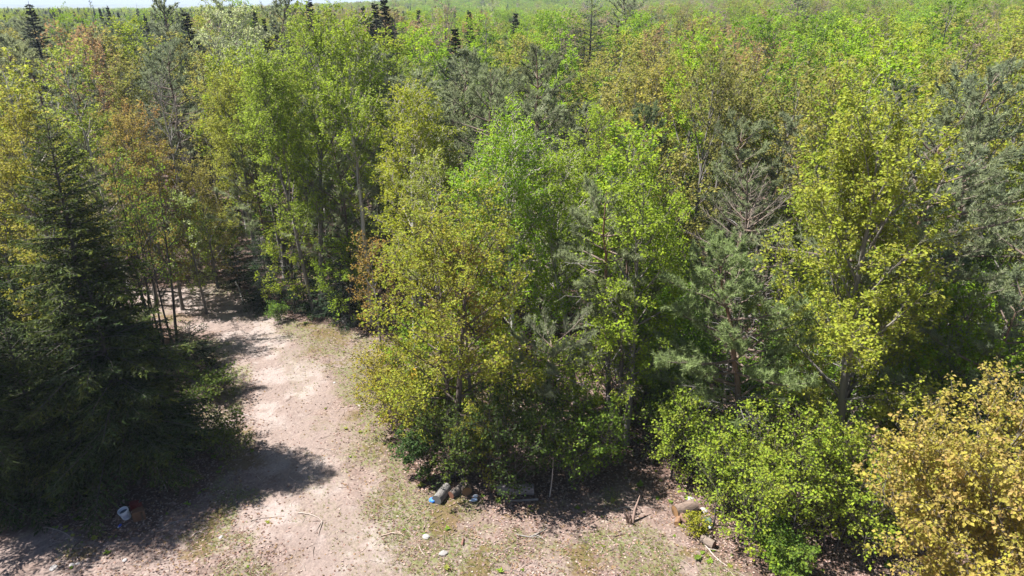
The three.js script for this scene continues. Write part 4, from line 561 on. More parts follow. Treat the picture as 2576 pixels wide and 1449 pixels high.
const skyline = [
  ['spire', 70, 2, 62, 1.5, 'broad black spruce spire near the upper left corner', 'the black corner spire'], ['larch', 222, -12, 62, 1.0, 'tall pale larch rising above the horizon in the upper left'], ['spire', 268, 10, 85, 0.8, 'thin dark spruce right of the tall pale larch'], ['spire', 205, 40, 75, 0.8, 'short dark spruce left of the tall pale larch'], ['spire', 253, 33, 70, 0.8, 'dark narrow spruce between the tall pale larch and the thin dark spruce'],
  ['larch', 342, 8, 75, 1.0, 'feathery grey larch left of the tall horizon pine'], ['pine', 418, -4, 70, 1.1, 'tall pine with thin tip over the horizon in the upper left', 'the tall horizon pine'], ['spire', 465, 22, 62, 1.5, 'stout dark fir right of the tall horizon pine'], ['spire', 364, 37, 80, 0.8, 'slender dark spruce left of the stout dark fir'], ['spire', 635, 8, 72, 0.8, 'dark spruce spire left of the pale willow crown'], ['spire', 683, 8, 75, 0.7, 'second dark spire left of the pale willow crown'],
  ['pine', 662, 3, 50, 1.0, 'rugged pine rising to the horizon left of the pale willow crown'], ['pine', 585, 14, 62, 1.0, 'pine with tufted top among the upper left crowns'],
  ['spire', 912, 10, 75, 1.0, 'dark spruce spire right of the pale willow crown'], ['spire', 662, 40, 62, 0.8, 'low black spruce in the upper left third'], ['spire', 988, 40, 66, 0.9, 'dark spruce beside the ochre budded trees'], ['spire', 694, 62, 58, 0.8, 'small black spruce first of the trio by the purple bare tree'], ['spire', 712, 50, 60, 0.85, 'taller black spruce in the middle of the trio by the purple bare tree'], ['spire', 728, 60, 58, 0.75, 'black spruce closing the trio by the purple bare tree'],
  ['spire', 775, -22, 60, 1.1, 'very tall thin spruce crossing the horizon left of centre', 'the very tall thin spruce'], ['spire', 801, 40, 62, 0.9, 'dark spruce right of the very tall thin spruce'], ['spire', 822, 52, 62, 0.7, 'small dark spruce paired with the one right of the very tall thin spruce'], ['spire', 868, 42, 64, 1.1, 'heavy dark spruce in front of the brown crowns left of the spruce trio'],
  ['spire', 928, 34, 60, 1.1, 'left spruce of the tall black spruce trio', null], ['spire', 942, 0, 58, 1.3, 'middle spruce of the tall black spruce trio', 'the tall black spruce trio'], ['spire', 965, -14, 56, 1.3, 'right and tallest spruce of the tall black spruce trio'], ['broadspruce', 990, 8, 52, 0.95, 'wide shaggy spruce right of the tall black spruce trio', 'the wide shaggy spruce'], ['broadspruce', 968, 92, 38, 0.8, 'ragged dark spruce leaning in front of the wide shaggy spruce'],
  ['larch', 900, 2, 75, 1.1, 'pale feathery larch left of the tall black spruce trio'], ['spire', 1143, 62, 44, 1.25, 'lone dark fir standing on the bright green crowns', 'the lone dark fir'], ['spire', 1180, 20, 72, 1.0, 'slim black spruce below the wooded hill'], ['spire', 1052, 20, 85, 1.0, 'small dark spruce at the left foot of the wooded hill'], ['spire', 1298, 26, 66, 1.2, 'dark spruce right of the slim black spruce under the wooded hill'], ['larch', 1087, 12, 62, 1.0, 'grey bare larch with thin limbs under the wooded hill'], ['larch', 1222, 30, 66, 1.1, 'pale green larch below the white flowering tree'],
  ['broadspruce', 1490, -25, 62, 1.5, 'great layered white pine rising to the top edge', 'the great layered pine'], ['brownspire', 1556, 42, 52, 0.9, 'dying brown spruce right of the great layered pine'], ['pine', 1592, -10, 85, 1.2, 'dark pine on the skyline right of the great layered pine'], ['spire', 1731, 46, 78, 0.75, 'left one of two thin spruces in the upper right', null], ['spire', 1746, 50, 78, 0.75, 'right one of two thin spruces in the upper right'], ['brownspire', 1826, 58, 58, 0.9, 'dark rusty spire in the upper right crowns', 'the dark rusty spire'], ['broadspruce', 1975, 0, 110, 0.9, 'grey spruce on the skyline in the upper right'], ['pine', 2025, -6, 110, 1.1, 'flat dark pine on the skyline right of the grey spruce'], ['larch', 1690, 40, 60, 1.1, 'tall pale green larch in the upper right'],
  ['B', 540, 2, 100, 1.7, 'pale green willow shaped dome on the horizon', 'the pale willow crown'], ['G', 590, 8, 105, 1.3, 'right half of the pale green double dome on the horizon'], ['Y', 318, 72, 55, 1.25, 'round yellow crown among grey pines in the upper left', 'the round yellow crown'], ['G', 160, 46, 70, 1.0, 'vivid yellow green crown left of the tall pale larch'], ['G', 225, 62, 70, 0.9, 'second vivid crown below the tall pale larch'], ['W', 545, 62, 46, 1.0, 'whitish green poplar crown in the upper left', 'the whitish poplars'], ['W', 600, 56, 46, 1.0, 'second whitish green poplar with lit top'], ['R', 220, 98, 47, 1.2, 'rust red budded maple in the upper left', 'the rust red maple'], ['R', 180, 120, 44, 1.0, 'rust pink budded maple just left of the rust red maple'], ['B', 198, 155, 36, 1.1, 'rounded pale green birch left of the grey pines', 'the rounded pale birch'], ['D', 770, 100, 44, 1.0, 'purple grey bare tree with forked white limbs'], ['D', 395, 205, 39, 0.9, 'bare grey snag with white limbs among olive maples', 'the bare grey snag'], ['W', 1240, 6, 140, 1.3, 'white flowering tree on the wooded hill'], ['K', 1088, -2, 66, 1.1, 'thin brown bare crown under the wooded hill'],
  ['G', 1915, 58, 52, 1.25, 'large emerald green crown in the upper right', 'the large emerald crown'], ['G', 2045, 70, 52, 1.1, 'bright green crown right of the large emerald crown'], ['G', 2420, 10, 62, 1.4, 'big deep green crown at the upper right skyline', 'the big deep green crown'], ['Y', 2230, 125, 37, 1.1, 'yellow green maple dome in the right middle distance', 'the yellow maple dome'], ['B', 2190, 170, 33, 1.1, 'soft green birch dome below the yellow maple dome'],
];
const R0 = rng(777);
for (const [kind, u, v, dist, fat, label, lm] of skyline) {
  const [x, z, top] = far(u, v, dist), y = terrain(x, z), H = hOf[kind] ?? 12, s = clamp((top - y) / H, 0.5, 2.2);
  plant(kind, Math.floor(R0() * kinds[kind].length), kind === 'G' && u > 1900 ? 1 : 0, x, y, z, s, clamp(fat * (kind === 'spire' ? 1.3 : 1) / Math.pow(s, 0.4), 0.5, 2), R0() * 6.28, label);
  taken.push([x, z, isConifer[kind] ? 1.3 : 2.2]); if (lm) landmarks.push({ text: lm, x, z, h: top });
}

// ---------------------------------------------------------------- the canopy between them: what grows where, read off the picture
const map = [
  [40, ['YSPYPS', 'PLSGYPS', 'PYSRPYS', 'ROYOSPS', 'GGYSGP', 'KYPGYG', 'KOYPGK', 'YKGYOG', 'GYOGKY', 'GYKYG']],
  [90, ['PPPPP', 'PRYPPL', 'PYPOP', 'ROPPK', 'GYRGG', 'GKYGY', 'ORKYG', 'GRYGG', 'YOGKY', 'YOKYG']],
  [160, ['PPPPO', 'RPPPO', 'OYPWY', 'BGPPY', 'GGPGG', 'YGPYO', 'OGRYO', 'GGRGY', 'OGYYG', 'OYKGY']],
  [260, ['PPPOB', 'OPPOO', 'YYOYY', 'GBBPG', 'PGPGP', 'GPPOY', 'OOPOY', 'ROOGO', 'YYOPO', 'POYPY']],
  [420, ['OYYOP', 'OROOO', 'YYOYP', 'BBBYO', 'PBPGB', 'PPGGO', 'OPGOO', 'ROPPO', 'OYOYO', 'PPPYO']],
  [9999, ['OYYO', 'OOYO', 'YYPY', 'YBO', 'BGG', 'GGO', 'OGO', 'POO', 'YYO', 'PYO']],
];
const desc = { Y: ['yellow green maple', 'soft yellow maple', 'sunlit lime maple'], G: ['bright green aspen', 'mid green aspen', 'fresh lime aspen'], B: ['fine leaved pale birch', 'grey green birch', 'yellow birch'], O: ['olive gold maple', 'dull olive maple', 'tan gold maple'], R: ['rust budded maple', 'brown red maple', 'copper maple'], K: ['pinkish bare hardwood', 'grey pink bare hardwood', 'tan bare hardwood'], P: ['grey green pine', 'dark grey pine', 'pale grey pine'], S: ['black spruce', 'dark narrow spruce', 'small dark spruce'], L: ['feathery larch', 'grey larch', 'pale larch'], W: ['whitish poplar', 'grey poplar', 'pale poplar'], D: ['bare grey tree', 'dead pale tree', 'leafless grey tree'], U: ['green understory sapling', 'shaded sapling', 'sunlit sapling'] };
const kindOf = { P: 'pine', S: 'spire', L: 'larch' };
const pending = [];
const R1 = rng(4242), free = (x, z, r) => { for (const [a, b, q] of taken) if ((a - x) ** 2 + (b - z) ** 2 < (q * 0.62 + r) ** 2) return false; return true; };
const isClear = (x, z) => { for (const [dx, dz] of [[0, 0], [1.1, 0], [-1.1, 0], [0, 1.1], [0, -1.1]]) if (x + dx > G0.x && x + dx < -G0.x && z + dz > G0.z && sample(clearGrid, x + dx, z + dz) > 0.4) return true; return false; };
const MAXV = (d) => 15.5;
for (let ring = 22; ring < 118; ) {
  const gap = lerp(2.6, 5.0, sstep(40, 90, ring)), n = Math.round(1.75 * ring / gap);
  for (let k = 0; k < n; k++) {
    const a = -0.875 + 1.75 * (k + 0.15 + 0.7 * R1()) / n, d = ring + (R1() - 0.5) * gap * 0.8, x = Math.sin(a) * d, z = -Math.cos(a) * d;
    const r1 = R1(), r2 = R1(), r3 = R1(), r4 = R1(), r5 = R1(), r6 = R1();
    if (Math.abs(x) > -z * 0.83 + 3) continue;
    if (isClear(x, z) || !free(x, z, 1.0) || (d < 31 && x < -8)) continue;
    let h = lerp(9.0, 13.0, r1) + (d > 60 ? 0.6 : 0) - (d < 28 ? 1 : 0); const y = groundY(x, z), [u, v] = markOf(x, y + h, z);
    const row = map.find(([lim]) => v < lim), cell = row[1][clamp(Math.floor((u + (r2 - 0.5) * 120) / 257.6), 0, 9)], ch = cell[Math.floor(r3 * cell.length)], kind = kindOf[ch] ?? ch;
    if (ch === 'S') h += 0.6;
    const set = kinds[kind], H = hOf[kind] ?? 12, s = h / H;
    pending.push({ ch, kind, k: Math.floor(r4 * set.length), tint: r5 < 0.5 ? 0 : r5 < 0.78 ? 1 : 2, x, y, z, s, sx: lerp(0.85, 1.25, r6) * (isConifer[kind] ? 1 : lerp(1, 1.3, sstep(35, 80, d))) / Math.pow(s, 0.3), turn: r2 * 6.28, d, h });
    taken.push([x, z, 1.2]);
  }
  ring += gap * 0.9;
}
// saplings under and between the trees near the clearing
for (let k = 0; k < 2200 && pending.filter((p) => p.ch === 'U').length < 200; k++) {
  const d = 21 + 30 * R1(), a = (R1() * 2 - 1) * 0.8, x = Math.sin(a) * d, z = -Math.cos(a) * d, s = 0.35 + 0.75 * R1();
  if (isClear(x, z) || !free(x, z, 0.1) || (x < -10 && z > -24)) continue;
  pending.push({ ch: 'U', kind: 'U', k: Math.floor(R1() * 2), tint: Math.floor(R1() * 3), x, y: groundY(x, z), z, s, sx: 0.9 + 0.3 * R1(), turn: R1() * 6.28, d, h: 4.2 * s }); taken.push([x, z, 0.5]);
}
// every one gets a label by its look and by the easily found tree that it stands nearest to
const spots = {};
const lmMarks = landmarks.map((l) => ({ ...l, m: markOf(l.x, Math.min(l.h, 15), l.z), d: Math.hypot(l.x, l.z) }));
for (const p of pending) {
  const [u, v] = markOf(p.x, p.y + p.h, p.z); let best = null, bd = 1e9;
  for (const l of lmMarks) { const e = Math.hypot((u - l.m[0]) / 1.2, (v - l.m[1]) * 1.3) + Math.abs(p.d - l.d) * 2.5; if (e < bd) { bd = e; best = l; } }
  const du = u - best.m[0], dd = p.d - best.d, rel = Math.abs(du) < 45 ? (dd > 0 ? 'behind' : 'in front of') : (du < 0 ? 'left of' : 'right of') + '';
  p.q = bd; p.key = desc[p.ch][p.tint] + '|' + rel + ' ' + best.text; (spots[p.key] ??= []).push(p);
}
const ord = ['nearest', 'second', 'third', 'fourth', 'fifth', 'sixth', 'seventh', 'eighth', 'ninth', 'tenth', 'eleventh', 'twelfth', 'thirteenth', 'fourteenth', 'fifteenth', 'sixteenth', 'seventeenth', 'eighteenth', 'nineteenth', 'twentieth', 'twenty-first', 'twenty-second', 'twenty-third', 'twenty-fourth', 'twenty-fifth', 'twenty-sixth', 'twenty-seventh', 'twenty-eighth'];
for (const [key, list] of Object.entries(spots)) {
  list.sort((a, b) => a.q - b.q);
  const [what, where] = key.split('|');
  list.forEach((p, i) => plant(p.kind, p.k, p.tint, p.x, p.y - 0.03, p.z, p.s, p.sx, p.turn, list.length > 1 ? `${ord[Math.min(i, 27)]} ${what} ${where}` : `${what} ${where}`, p.ch === 'U' ? 'saplings under the trees' : 'trees of the forest canopy'));
}

// ---------------------------------------------------------------- the far wood: one mass of crowns
{
  const wood = new THREE.Group(); wood.name = 'distant_forest'; scene.add(wood);
  tag(wood, 'distant mixed forest reading as one mass toward the horizon', null, null, 'stuff');
  const lists = {}, R = rng(5150);
  for (let ring = 119; ring < 1250; ) {
    const gap = lerp(4.6, 9, sstep(120, 900, ring)), n = Math.round(1.7 * ring / gap);
    for (let k = 0; k < n; k++) {
      const a = -0.85 + 1.7 * (k + R()) / n, d = ring + (R() - 0.5) * gap, x = Math.sin(a) * d, z = -Math.cos(a) * d, y = terrain(x, z), u = 1288 + Math.tan(a) * FPX * 1.03;
      const hill = Math.exp(-(((x - 110) / 260) ** 2)) * sstep(330, 460, d), cell = R() < hill ? 'GGYGGYGPB' : map[0][1][clamp(Math.floor(u / 257.6), 0, 9)], ch = cell[Math.floor(R() * cell.length)], kind = kindOf[ch] ?? ch, kk = Math.floor(R() * kinds[kind].length), key = kind + '/' + kk;
      const s = lerp(10.4, 13.4, R()) / (hOf[kind] ?? 12) * (kind === 'spire' ? 1.12 : 1), fat = isConifer[kind] ? 1 : lerp(1, 1.7, sstep(150, 700, d));
      (lists[key] ??= []).push([x, y - 0.1, z, R() * 6.28, s, s * fat * lerp(0.9, 1.25, R()), 0.8 + 0.4 * R()]);
    }
    ring += gap * 0.85;
  }
  const m = new THREE.Matrix4(), q = new THREE.Quaternion(), up = V(0, 1, 0), col = new THREE.Color();
  for (const [key, list] of Object.entries(lists)) {
    const [kind, k] = key.split('/'), g = kinds[kind][+k]; grow(kind, +k, 0);
    for (const [part, geo, mat] of [['crowns', g.leafGeo, kind === 'pine' ? M.tuft : isConifer[kind] ? M.needle : M.leaf], ['branches', g.twigGeo, M.bark], ['trunks', g.trunkGeo, M.bark]]) {
      if (!geo) continue;
      const im = new THREE.InstancedMesh(geo, mat, list.length); im.name = part; im.castShadow = im.receiveShadow = true; im.userData.kind = 'stuff';
      list.forEach(([x, y, z, t, sy, sxz, c], i) => { im.setMatrixAt(i, m.compose(V(x, y, z), q.setFromAxisAngle(up, t), V(sxz, sy, sxz))); im.setColorAt(i, col.setRGB(c, c * (0.97 + 0.06 * ((i * 7) % 5) / 5), c)); });
      wood.add(im);
    }
  }
}

// ---------------------------------------------------------------- things lying about
const at3 = (u, v) => { const [x, z] = px(u, v); return [x, groundY(x, z), z]; };
const std = (r, g, b, rough = 0.8, o = {}) => new THREE.MeshStandardMaterial({ color: new THREE.Color().setRGB(r, g, b), roughness: rough, ...o });
const geoOf = (p, uvLess) => p;
const MB = { whitePlastic: std(0.6, 0.64, 0.7, 0.45), blue: std(0.02, 0.06, 0.5, 0.4), blueBag: std(0.04, 0.18, 0.62, 0.55, { side: THREE.DoubleSide }), yellow: std(0.5, 0.27, 0.015, 0.5), dark: std(0.025, 0.025, 0.027, 0.7), steel: std(0.35, 0.36, 0.38, 0.45), cut: std(0.3, 0.17, 0.075, 0.85), cutDark: std(0.2, 0.085, 0.05, 0.9), stone: std(0.3, 0.28, 0.27, 0.95), stoneGrey: std(0.24, 0.225, 0.215, 0.95), wood: std(0.13, 0.065, 0.033, 0.85), red: std(0.13, 0.012, 0.012, 0.7), cream: std(0.5, 0.42, 0.18, 0.6), rust: std(0.3, 0.12, 0.04, 0.9), rubber: std(0.03, 0.03, 0.03, 0.9) };
const barkTex = (() => { const n = 128, d = new Uint8Array(n * n * 4); for (let j = 0; j < n; j++) for (let i = 0; i < n; i++) { const v = 0.45 + 0.35 * Math.abs(noise(i / 5, j / 22, 3) - 0.5) * 2 + 0.25 * (hash(i, j, 2) - 0.5), o = (j * n + i) * 4; d[o] = 255 * v; d[o + 1] = 245 * v; d[o + 2] = 238 * v; d[o + 3] = 255; } const t = new THREE.DataTexture(d, n, n, THREE.RGBAFormat); t.wrapS = t.wrapT = THREE.RepeatWrapping; t.magFilter = THREE.LinearFilter; t.needsUpdate = true; return t; })();
const ringTex = (() => { const n = 128, d = new Uint8Array(n * n * 4); for (let j = 0; j < n; j++) for (let i = 0; i < n; i++) { const r = Math.hypot(i - 64, j - 64) / 64, v = 0.78 + 0.14 * Math.sin(r * 46 + 2 * noise(i / 20, j / 20, 4)) - (r > 0.9 ? 0.4 : 0) + 0.1 * (hash(i, j, 3) - 0.5), o = (j * n + i) * 4; d[o] = 255 * clamp(v, 0, 1); d[o + 1] = 250 * clamp(v, 0, 1); d[o + 2] = 240 * clamp(v, 0, 1); d[o + 3] = 255; } const t = new THREE.DataTexture(d, n, n, THREE.RGBAFormat); t.magFilter = THREE.LinearFilter; t.needsUpdate = true; return t; })();
const barkM = (r, g, b) => std(r, g, b, 0.95, { map: barkTex, bumpMap: barkTex, bumpScale: 0.02 });
MB.cut.map = ringTex; MB.cutDark.map = ringTex;

function log(label, [x, y, z], len, rad, turn, barkMat, cutMat, pitch = 0, group) {
  const t = thing('log', label, 'log', [x, y + rad * 0.9 + Math.abs(Math.sin(pitch)) * len / 2, z], turn, group); t.rotation.order = 'YXZ'; t.rotation.z = pitch;
  const R = rng(Math.floor(len * 1000 + rad * 777)), g = new THREE.CylinderGeometry(rad, rad * 1.06, len, 18, 6, true), p = g.attributes.position;
  for (let i = 0; i < p.count; i++) { const a = Math.atan2(p.getZ(i), p.getX(i)), k = 1 + 0.07 * Math.sin(a * 3 + 1) + 0.05 * (noise(a * 2 + 9, p.getY(i) * 3, 6) - 0.5); p.setX(i, p.getX(i) * k); p.setZ(i, p.getZ(i) * k); }
  g.rotateZ(Math.PI / 2); g.computeVertexNormals(); mesh('bark', g, barkMat, t);
  for (const s of [-1, 1]) { const c = new THREE.CircleGeometry(rad * 1.01, 18); c.rotateY(s * Math.PI / 2); c.translate(s * len / 2, 0, 0); mesh('cut_end', c, cutMat, t); }
  return t;
}
function stick(label, pts, r, color, forks = [], category = 'stick') {
  const [x0, y0, z0] = pts[0], t = thing('stick', label, category, [x0, y0, z0]), w = new Wood(), cv = new THREE.CatmullRomCurve3(pts.map(([x, y, z]) => V(x - x0, y - y0, z - z0))).getPoints(14), R = rng(Math.floor(Math.abs(x0 * 991 + z0 * 37)));
  cv.forEach((p) => { p.y += (R() - 0.5) * r; }); w.tube(cv, taper(r, r * 0.45, cv.length), 6, () => shade(color, 0.8 + 0.4 * R())); mesh('stem', w.build(), M.bark, t);
  for (const [f, dx, dy, dz] of forks) { const s = along(cv, f), b = new Wood(); b.tube([s, s.clone().add(V(dx * 0.5, dy * 0.6 + 0.01, dz * 0.45)), s.clone().add(V(dx, dy, dz))], [r * 0.6, r * 0.45, r * 0.2], 5, color); mesh('fork', b.build(), M.bark, t); }
  return t;
}
function groundStick(label, marks, r, color, forks) { return stick(label, marks.map(([u, v]) => { const [x, y, z] = at3(u, v); return [x, y + r * 1.1, z]; }), r, color, forks); }
function rock(name, label, [x, y, z], s, seed, mat, category = 'stone', flat = 0.5) {
  const g = new THREE.IcosahedronGeometry(1, 3), p = g.attributes.position;
  for (let i = 0; i < p.count; i++) { const v = V(p.getX(i), p.getY(i), p.getZ(i)), k = 0.75 + 0.5 * fbm(v.x * 1.6 + seed, v.z * 1.6 + v.y * 1.3, seed, 3); p.setXYZ(i, v.x * k * s, v.y * k * s * flat, v.z * k * s * 0.8); }
  g.computeVertexNormals(); const m = mesh(name, g, mat, scene); m.position.set(x, y + s * flat * 0.35, z); m.rotation.y = seed; return tag(m, label, category);
}

// white pail, blue can, block of wood and red lid in the shade at the left
{
  const t = thing('bucket', 'white plastic bucket leaning in the shade under the left firs', 'bucket', at3(320, 1302), 0.4); t.rotation.z = 0.13; t.rotation.x = 0.12;
  mesh('body', new THREE.LatheGeometry([[0, 0.006], [0.122, 0.006], [0.128, 0.012], [0.143, 0.28], [0.146, 0.36], [0.140, 0.36], [0.136, 0.28], [0.121, 0.02], [0, 0.02]].map((q) => new THREE.Vector2(...q)), 32), MB.whitePlastic, t);
  for (const [y, r] of [[0.352, 0.154], [0.315, 0.151], [0.285, 0.149]]) { const g = new THREE.TorusGeometry(r, 0.008, 8, 32); g.rotateX(Math.PI / 2); g.translate(0, y, 0); mesh('rim', g, MB.whitePlastic, t); }
  const lab = new THREE.CylinderGeometry(0.1425, 0.134, 0.13, 20, 1, true, -0.3, 1.1); lab.translate(0, 0.16, 0); mesh('label_sticker', lab, std(0.36, 0.4, 0.5, 0.6, { side: THREE.DoubleSide }), t);
  const hg = new THREE.TorusGeometry(0.155, 0.004, 6, 24, Math.PI); hg.rotateX(1.9); hg.translate(0, 0.3, 0); mesh('handle', hg, MB.steel, t);
  const fillG = new THREE.CircleGeometry(0.136, 24); fillG.rotateX(-Math.PI / 2); fillG.translate(0, 0.25, 0); mesh('contents', fillG, std(0.04, 0.06, 0.09, 0.5), t);
  const c = thing('can', 'small bright blue can lying near the white bucket', 'can', at3(302, 1325)); const cg = new THREE.CapsuleGeometry(0.033, 0.09, 4, 14); cg.rotateX(Math.PI / 2 - 0.2); cg.translate(0, 0.05, 0); mesh('body', cg, MB.blue, c); const cl = new THREE.CylinderGeometry(0.026, 0.026, 0.01, 14); cl.rotateX(Math.PI / 2 - 0.2); cl.translate(0, 0.062, 0.085); mesh('lid', cl, MB.steel, c);
  const b = thing('wood_block', 'split brown block of firewood standing beside the white bucket', 'firewood', at3(352, 1304), 0.5); const sh = new THREE.Shape([[-0.17, -0.1], [0.17, -0.12], [0.15, 0.08], [0.0, 0.14], [-0.15, 0.1]].map((q) => new THREE.Vector2(...q))); const bg = new THREE.ExtrudeGeometry(sh, { depth: 0.34, bevelEnabled: true, bevelSize: 0.008, bevelThickness: 0.008, bevelSegments: 1 }); bg.rotateX(-Math.PI / 2); mesh('heartwood', bg, MB.wood, b); const bk = new THREE.CylinderGeometry(0.175, 0.18, 0.33, 14, 1, true, 0.4, 2.2); bk.translate(-0.01, 0.17, 0); mesh('bark', bk, barkM(0.16, 0.12, 0.09), b);
  const r = thing('red_can', 'dark red fuel can half hidden in shade behind the brown block', 'fuel can', at3(345, 1275), 0.3); const rg = new THREE.ExtrudeGeometry(new THREE.Shape([[-0.14, 0], [0.14, 0], [0.14, 0.2], [0.06, 0.27], [-0.14, 0.27]].map((q) => new THREE.Vector2(...q))), { depth: 0.16, bevelEnabled: true, bevelSize: 0.02, bevelThickness: 0.02, bevelSegments: 3 }); mesh('body', rg, MB.red, r); const rs = new THREE.CylinderGeometry(0.022, 0.03, 0.14, 12); rs.rotateZ(-0.7); rs.translate(0.15, 0.29, 0.08); mesh('spout', rs, MB.dark, r);
}
// logs under the bushes
log('short grey bark log pointing at the track below the gold green maple', at3(1112, 1252), 0.7, 0.17, 1.15, barkM(0.26, 0.25, 0.24), std(0.12, 0.12, 0.12, 0.9));
log('dim mossy log just right of the short grey bark log', at3(1150, 1243), 0.6, 0.13, 0.9, barkM(0.22, 0.19, 0.17), MB.cutDark);
log('log with a round tan cut face turned to the clearing', at3(1172, 1236), 0.5, 0.17, -1.35, barkM(0.2, 0.16, 0.13), MB.cut);
log('long dark bark log lying level in front of the large dark bush', at3(1297, 1242), 1.22, 0.17, 0.02, barkM(0.3, 0.28, 0.29), MB.cut);
log('thin grey pole on the leaves in front of the long bark log', at3(1312, 1262), 1.1, 0.035, 0.1, barkM(0.4, 0.37, 0.35), MB.cut);
{
  const R = rng(88), crumple = (name, label, pos, s, mat, category) => { const g = new THREE.IcosahedronGeometry(s, 4), p = g.attributes.position; for (let i = 0; i < p.count; i++) { const k = 0.6 + 0.8 * fbm(p.getX(i) * 14 / s * 0.1 + 3, p.getZ(i) * 14 / s * 0.1 + p.getY(i) * 9, 13, 3); p.setXYZ(i, p.getX(i) * k * 1.2, p.getY(i) * k * 0.7, p.getZ(i) * k); } g.computeVertexNormals(); const m = mesh(name, g, mat, scene); m.position.set(pos[0], pos[1] + s * 0.4, pos[2]); return tag(m, label, category); };
  crumple('plastic_bag', 'crumpled bright blue plastic bag left of the short grey bark log', at3(1090, 1262), 0.12, MB.blueBag, 'plastic bag');
  crumple('plastic_bag', 'small crumpled white plastic scrap right of the round cut log', at3(1196, 1252), 0.075, MB.whitePlastic, 'plastic bag');
  const b = thing('bottle', 'light blue plastic bottle below the white scrap by the cut log', 'bottle', at3(1193, 1266), 0.7); const bg = new THREE.LatheGeometry([[0, 0], [0.045, 0], [0.05, 0.02], [0.05, 0.19], [0.02, 0.25], [0.016, 0.28], [0, 0.28]].map((q) => new THREE.Vector2(...q)), 18); bg.rotateZ(1.2); bg.translate(0.1, 0.06, 0); mesh('body', bg, std(0.3, 0.42, 0.62, 0.3), b); const bc = new THREE.CylinderGeometry(0.019, 0.019, 0.025, 12); bc.rotateZ(1.2); bc.translate(-0.165, 0.165, 0); mesh('cap', bc, MB.whitePlastic, b);
}
// log pile at the corner of the right undergrowth
log('thick brown log on top of the pile, bark side to the camera', at3(1722, 1290), 0.75, 0.2, 0.35, barkM(0.28, 0.21, 0.175), MB.cut, 0.06);
log('split reddish log of the pile with its pale end showing', at3(1722, 1310), 0.45, 0.12, -1.0, barkM(0.28, 0.17, 0.12), MB.cut);
log('short dark round of firewood at the front of the pile', at3(1737, 1318), 0.36, 0.13, -1.3, barkM(0.16, 0.11, 0.09), MB.cutDark);
log('orange brown billet at the left end of the pile', at3(1706, 1312), 0.4, 0.085, 1.1, barkM(0.34, 0.2, 0.12), MB.cut);
log('pale peeled log lying below the pile beside the yellow green plant', at3(1765, 1343), 0.75, 0.085, -0.95, barkM(0.42, 0.35, 0.31), MB.cut);
log('log with a dark red end at the lower tip of the pile', at3(1780, 1368), 0.42, 0.13, -0.8, barkM(0.3, 0.24, 0.2), MB.cutDark);
rock('stone', 'white stone above the log pile at the edge of the leaves', at3(1738, 1256), 0.16, 3, MB.stone); rock('stone', 'pale angular stone right of the log pile', at3(1770, 1283), 0.14, 5, MB.stone);
{ const t = thing('glass_jar', 'greenish glass jug lying right of the pale peeled log', 'jug', at3(1775, 1322), 0.4), g = new THREE.LatheGeometry([[0, 0], [0.12, 0], [0.13, 0.03], [0.13, 0.2], [0.05, 0.3], [0.045, 0.36], [0, 0.36]].map((q) => new THREE.Vector2(...q)), 22); g.rotateZ(1.25); g.translate(0.12, 0.14, 0); mesh('body', g, new THREE.MeshPhysicalMaterial({ color: 0xb8cfc0, roughness: 0.12, transmission: 0.8, thickness: 0, ior: 1.45 }), t); const c = new THREE.SphereGeometry(0.06, 16, 12); c.translate(0.02, 0.07, 0.17); mesh('stopper', c, MB.whitePlastic, t); }
// stones on the bare ground
[[135, 1432, 0.19, 'white flat stone in the lower left corner'], [182, 1424, 0.14, 'white stone right of the lower left corner stone'], [196, 1420, 0.1, 'small white stone behind the pair in the lower left'], [313, 1410, 0.13, 'white chip of stone left of the dry sticks'], [1072, 1350, 0.2, 'pale flat stone on the grass below the cut logs'], [1115, 1392, 0.22, 'half buried grey stone at the bottom centre'], [555, 1350, 0.12, 'cream stone by the edge of the lower tree shadow'], [1000, 1298, 0.08, 'small white stone at the track edge'], [842, 964, 0.11, 'little white stone on the grass beside the track'], [904, 1022, 0.09, 'small pale stone under the yellow leaf spray']].forEach(([u, v, s, label], k) => rock('stone', label, at3(u, v), s * 0.62, 11 + k, k === 5 ? MB.stoneGrey : MB.stone, 'stone', k < 3 ? 0.3 : 0.4));
rock('stone', 'grey boulder in the shade of the grove above the track', at3(880, 812), 0.42, 31, MB.stoneGrey, 'boulder', 0.7); rock('stone', 'grey tarp like boulder behind the gold green maple leaves', at3(1042, 1005), 0.5, 33, std(0.45, 0.46, 0.48, 0.9), 'boulder', 0.8);
// sticks
const paleW = [0.3, 0.245, 0.21], darkW = [0.12, 0.085, 0.065], greyW = [0.25, 0.23, 0.215];
groundStick('curved forked stick lying on the pale dust of the track', [[750, 1291], [775, 1294], [800, 1304], [812, 1315]], 0.028, paleW, [[0.93, -0.05, 0.01, 0.45], [0.97, 0.03, 0.0, 0.62]]);
groundStick('long dead branch fallen out of the left firs toward the track', [[440, 1078], [500, 1063], [545, 1047], [585, 1030]], 0.045, [0.24, 0.19, 0.16], [[0.4, 0.5, 0.1, 0.25], [0.65, 0.4, 0.05, -0.3], [0.25, 0.3, 0.05, 0.4]]);
groundStick('thin grey limb beside the long fallen branch', [[590, 1032], [620, 1043], [640, 1050]], 0.018, greyW, []);
groundStick('white fallen birch stem at the far grassy bend', [[592, 712], [602, 730], [606, 748], [612, 765]], 0.055, [0.5, 0.47, 0.43], []);
groundStick('short pale log piece beside the white birch stem', [[625, 752], [636, 766]], 0.06, [0.46, 0.38, 0.3], []);
groundStick('dark forked stick in the lower left of the clearing', [[278, 1358], [290, 1342], [300, 1328]], 0.022, darkW, [[0.6, 0.3, 0.03, -0.1]]);
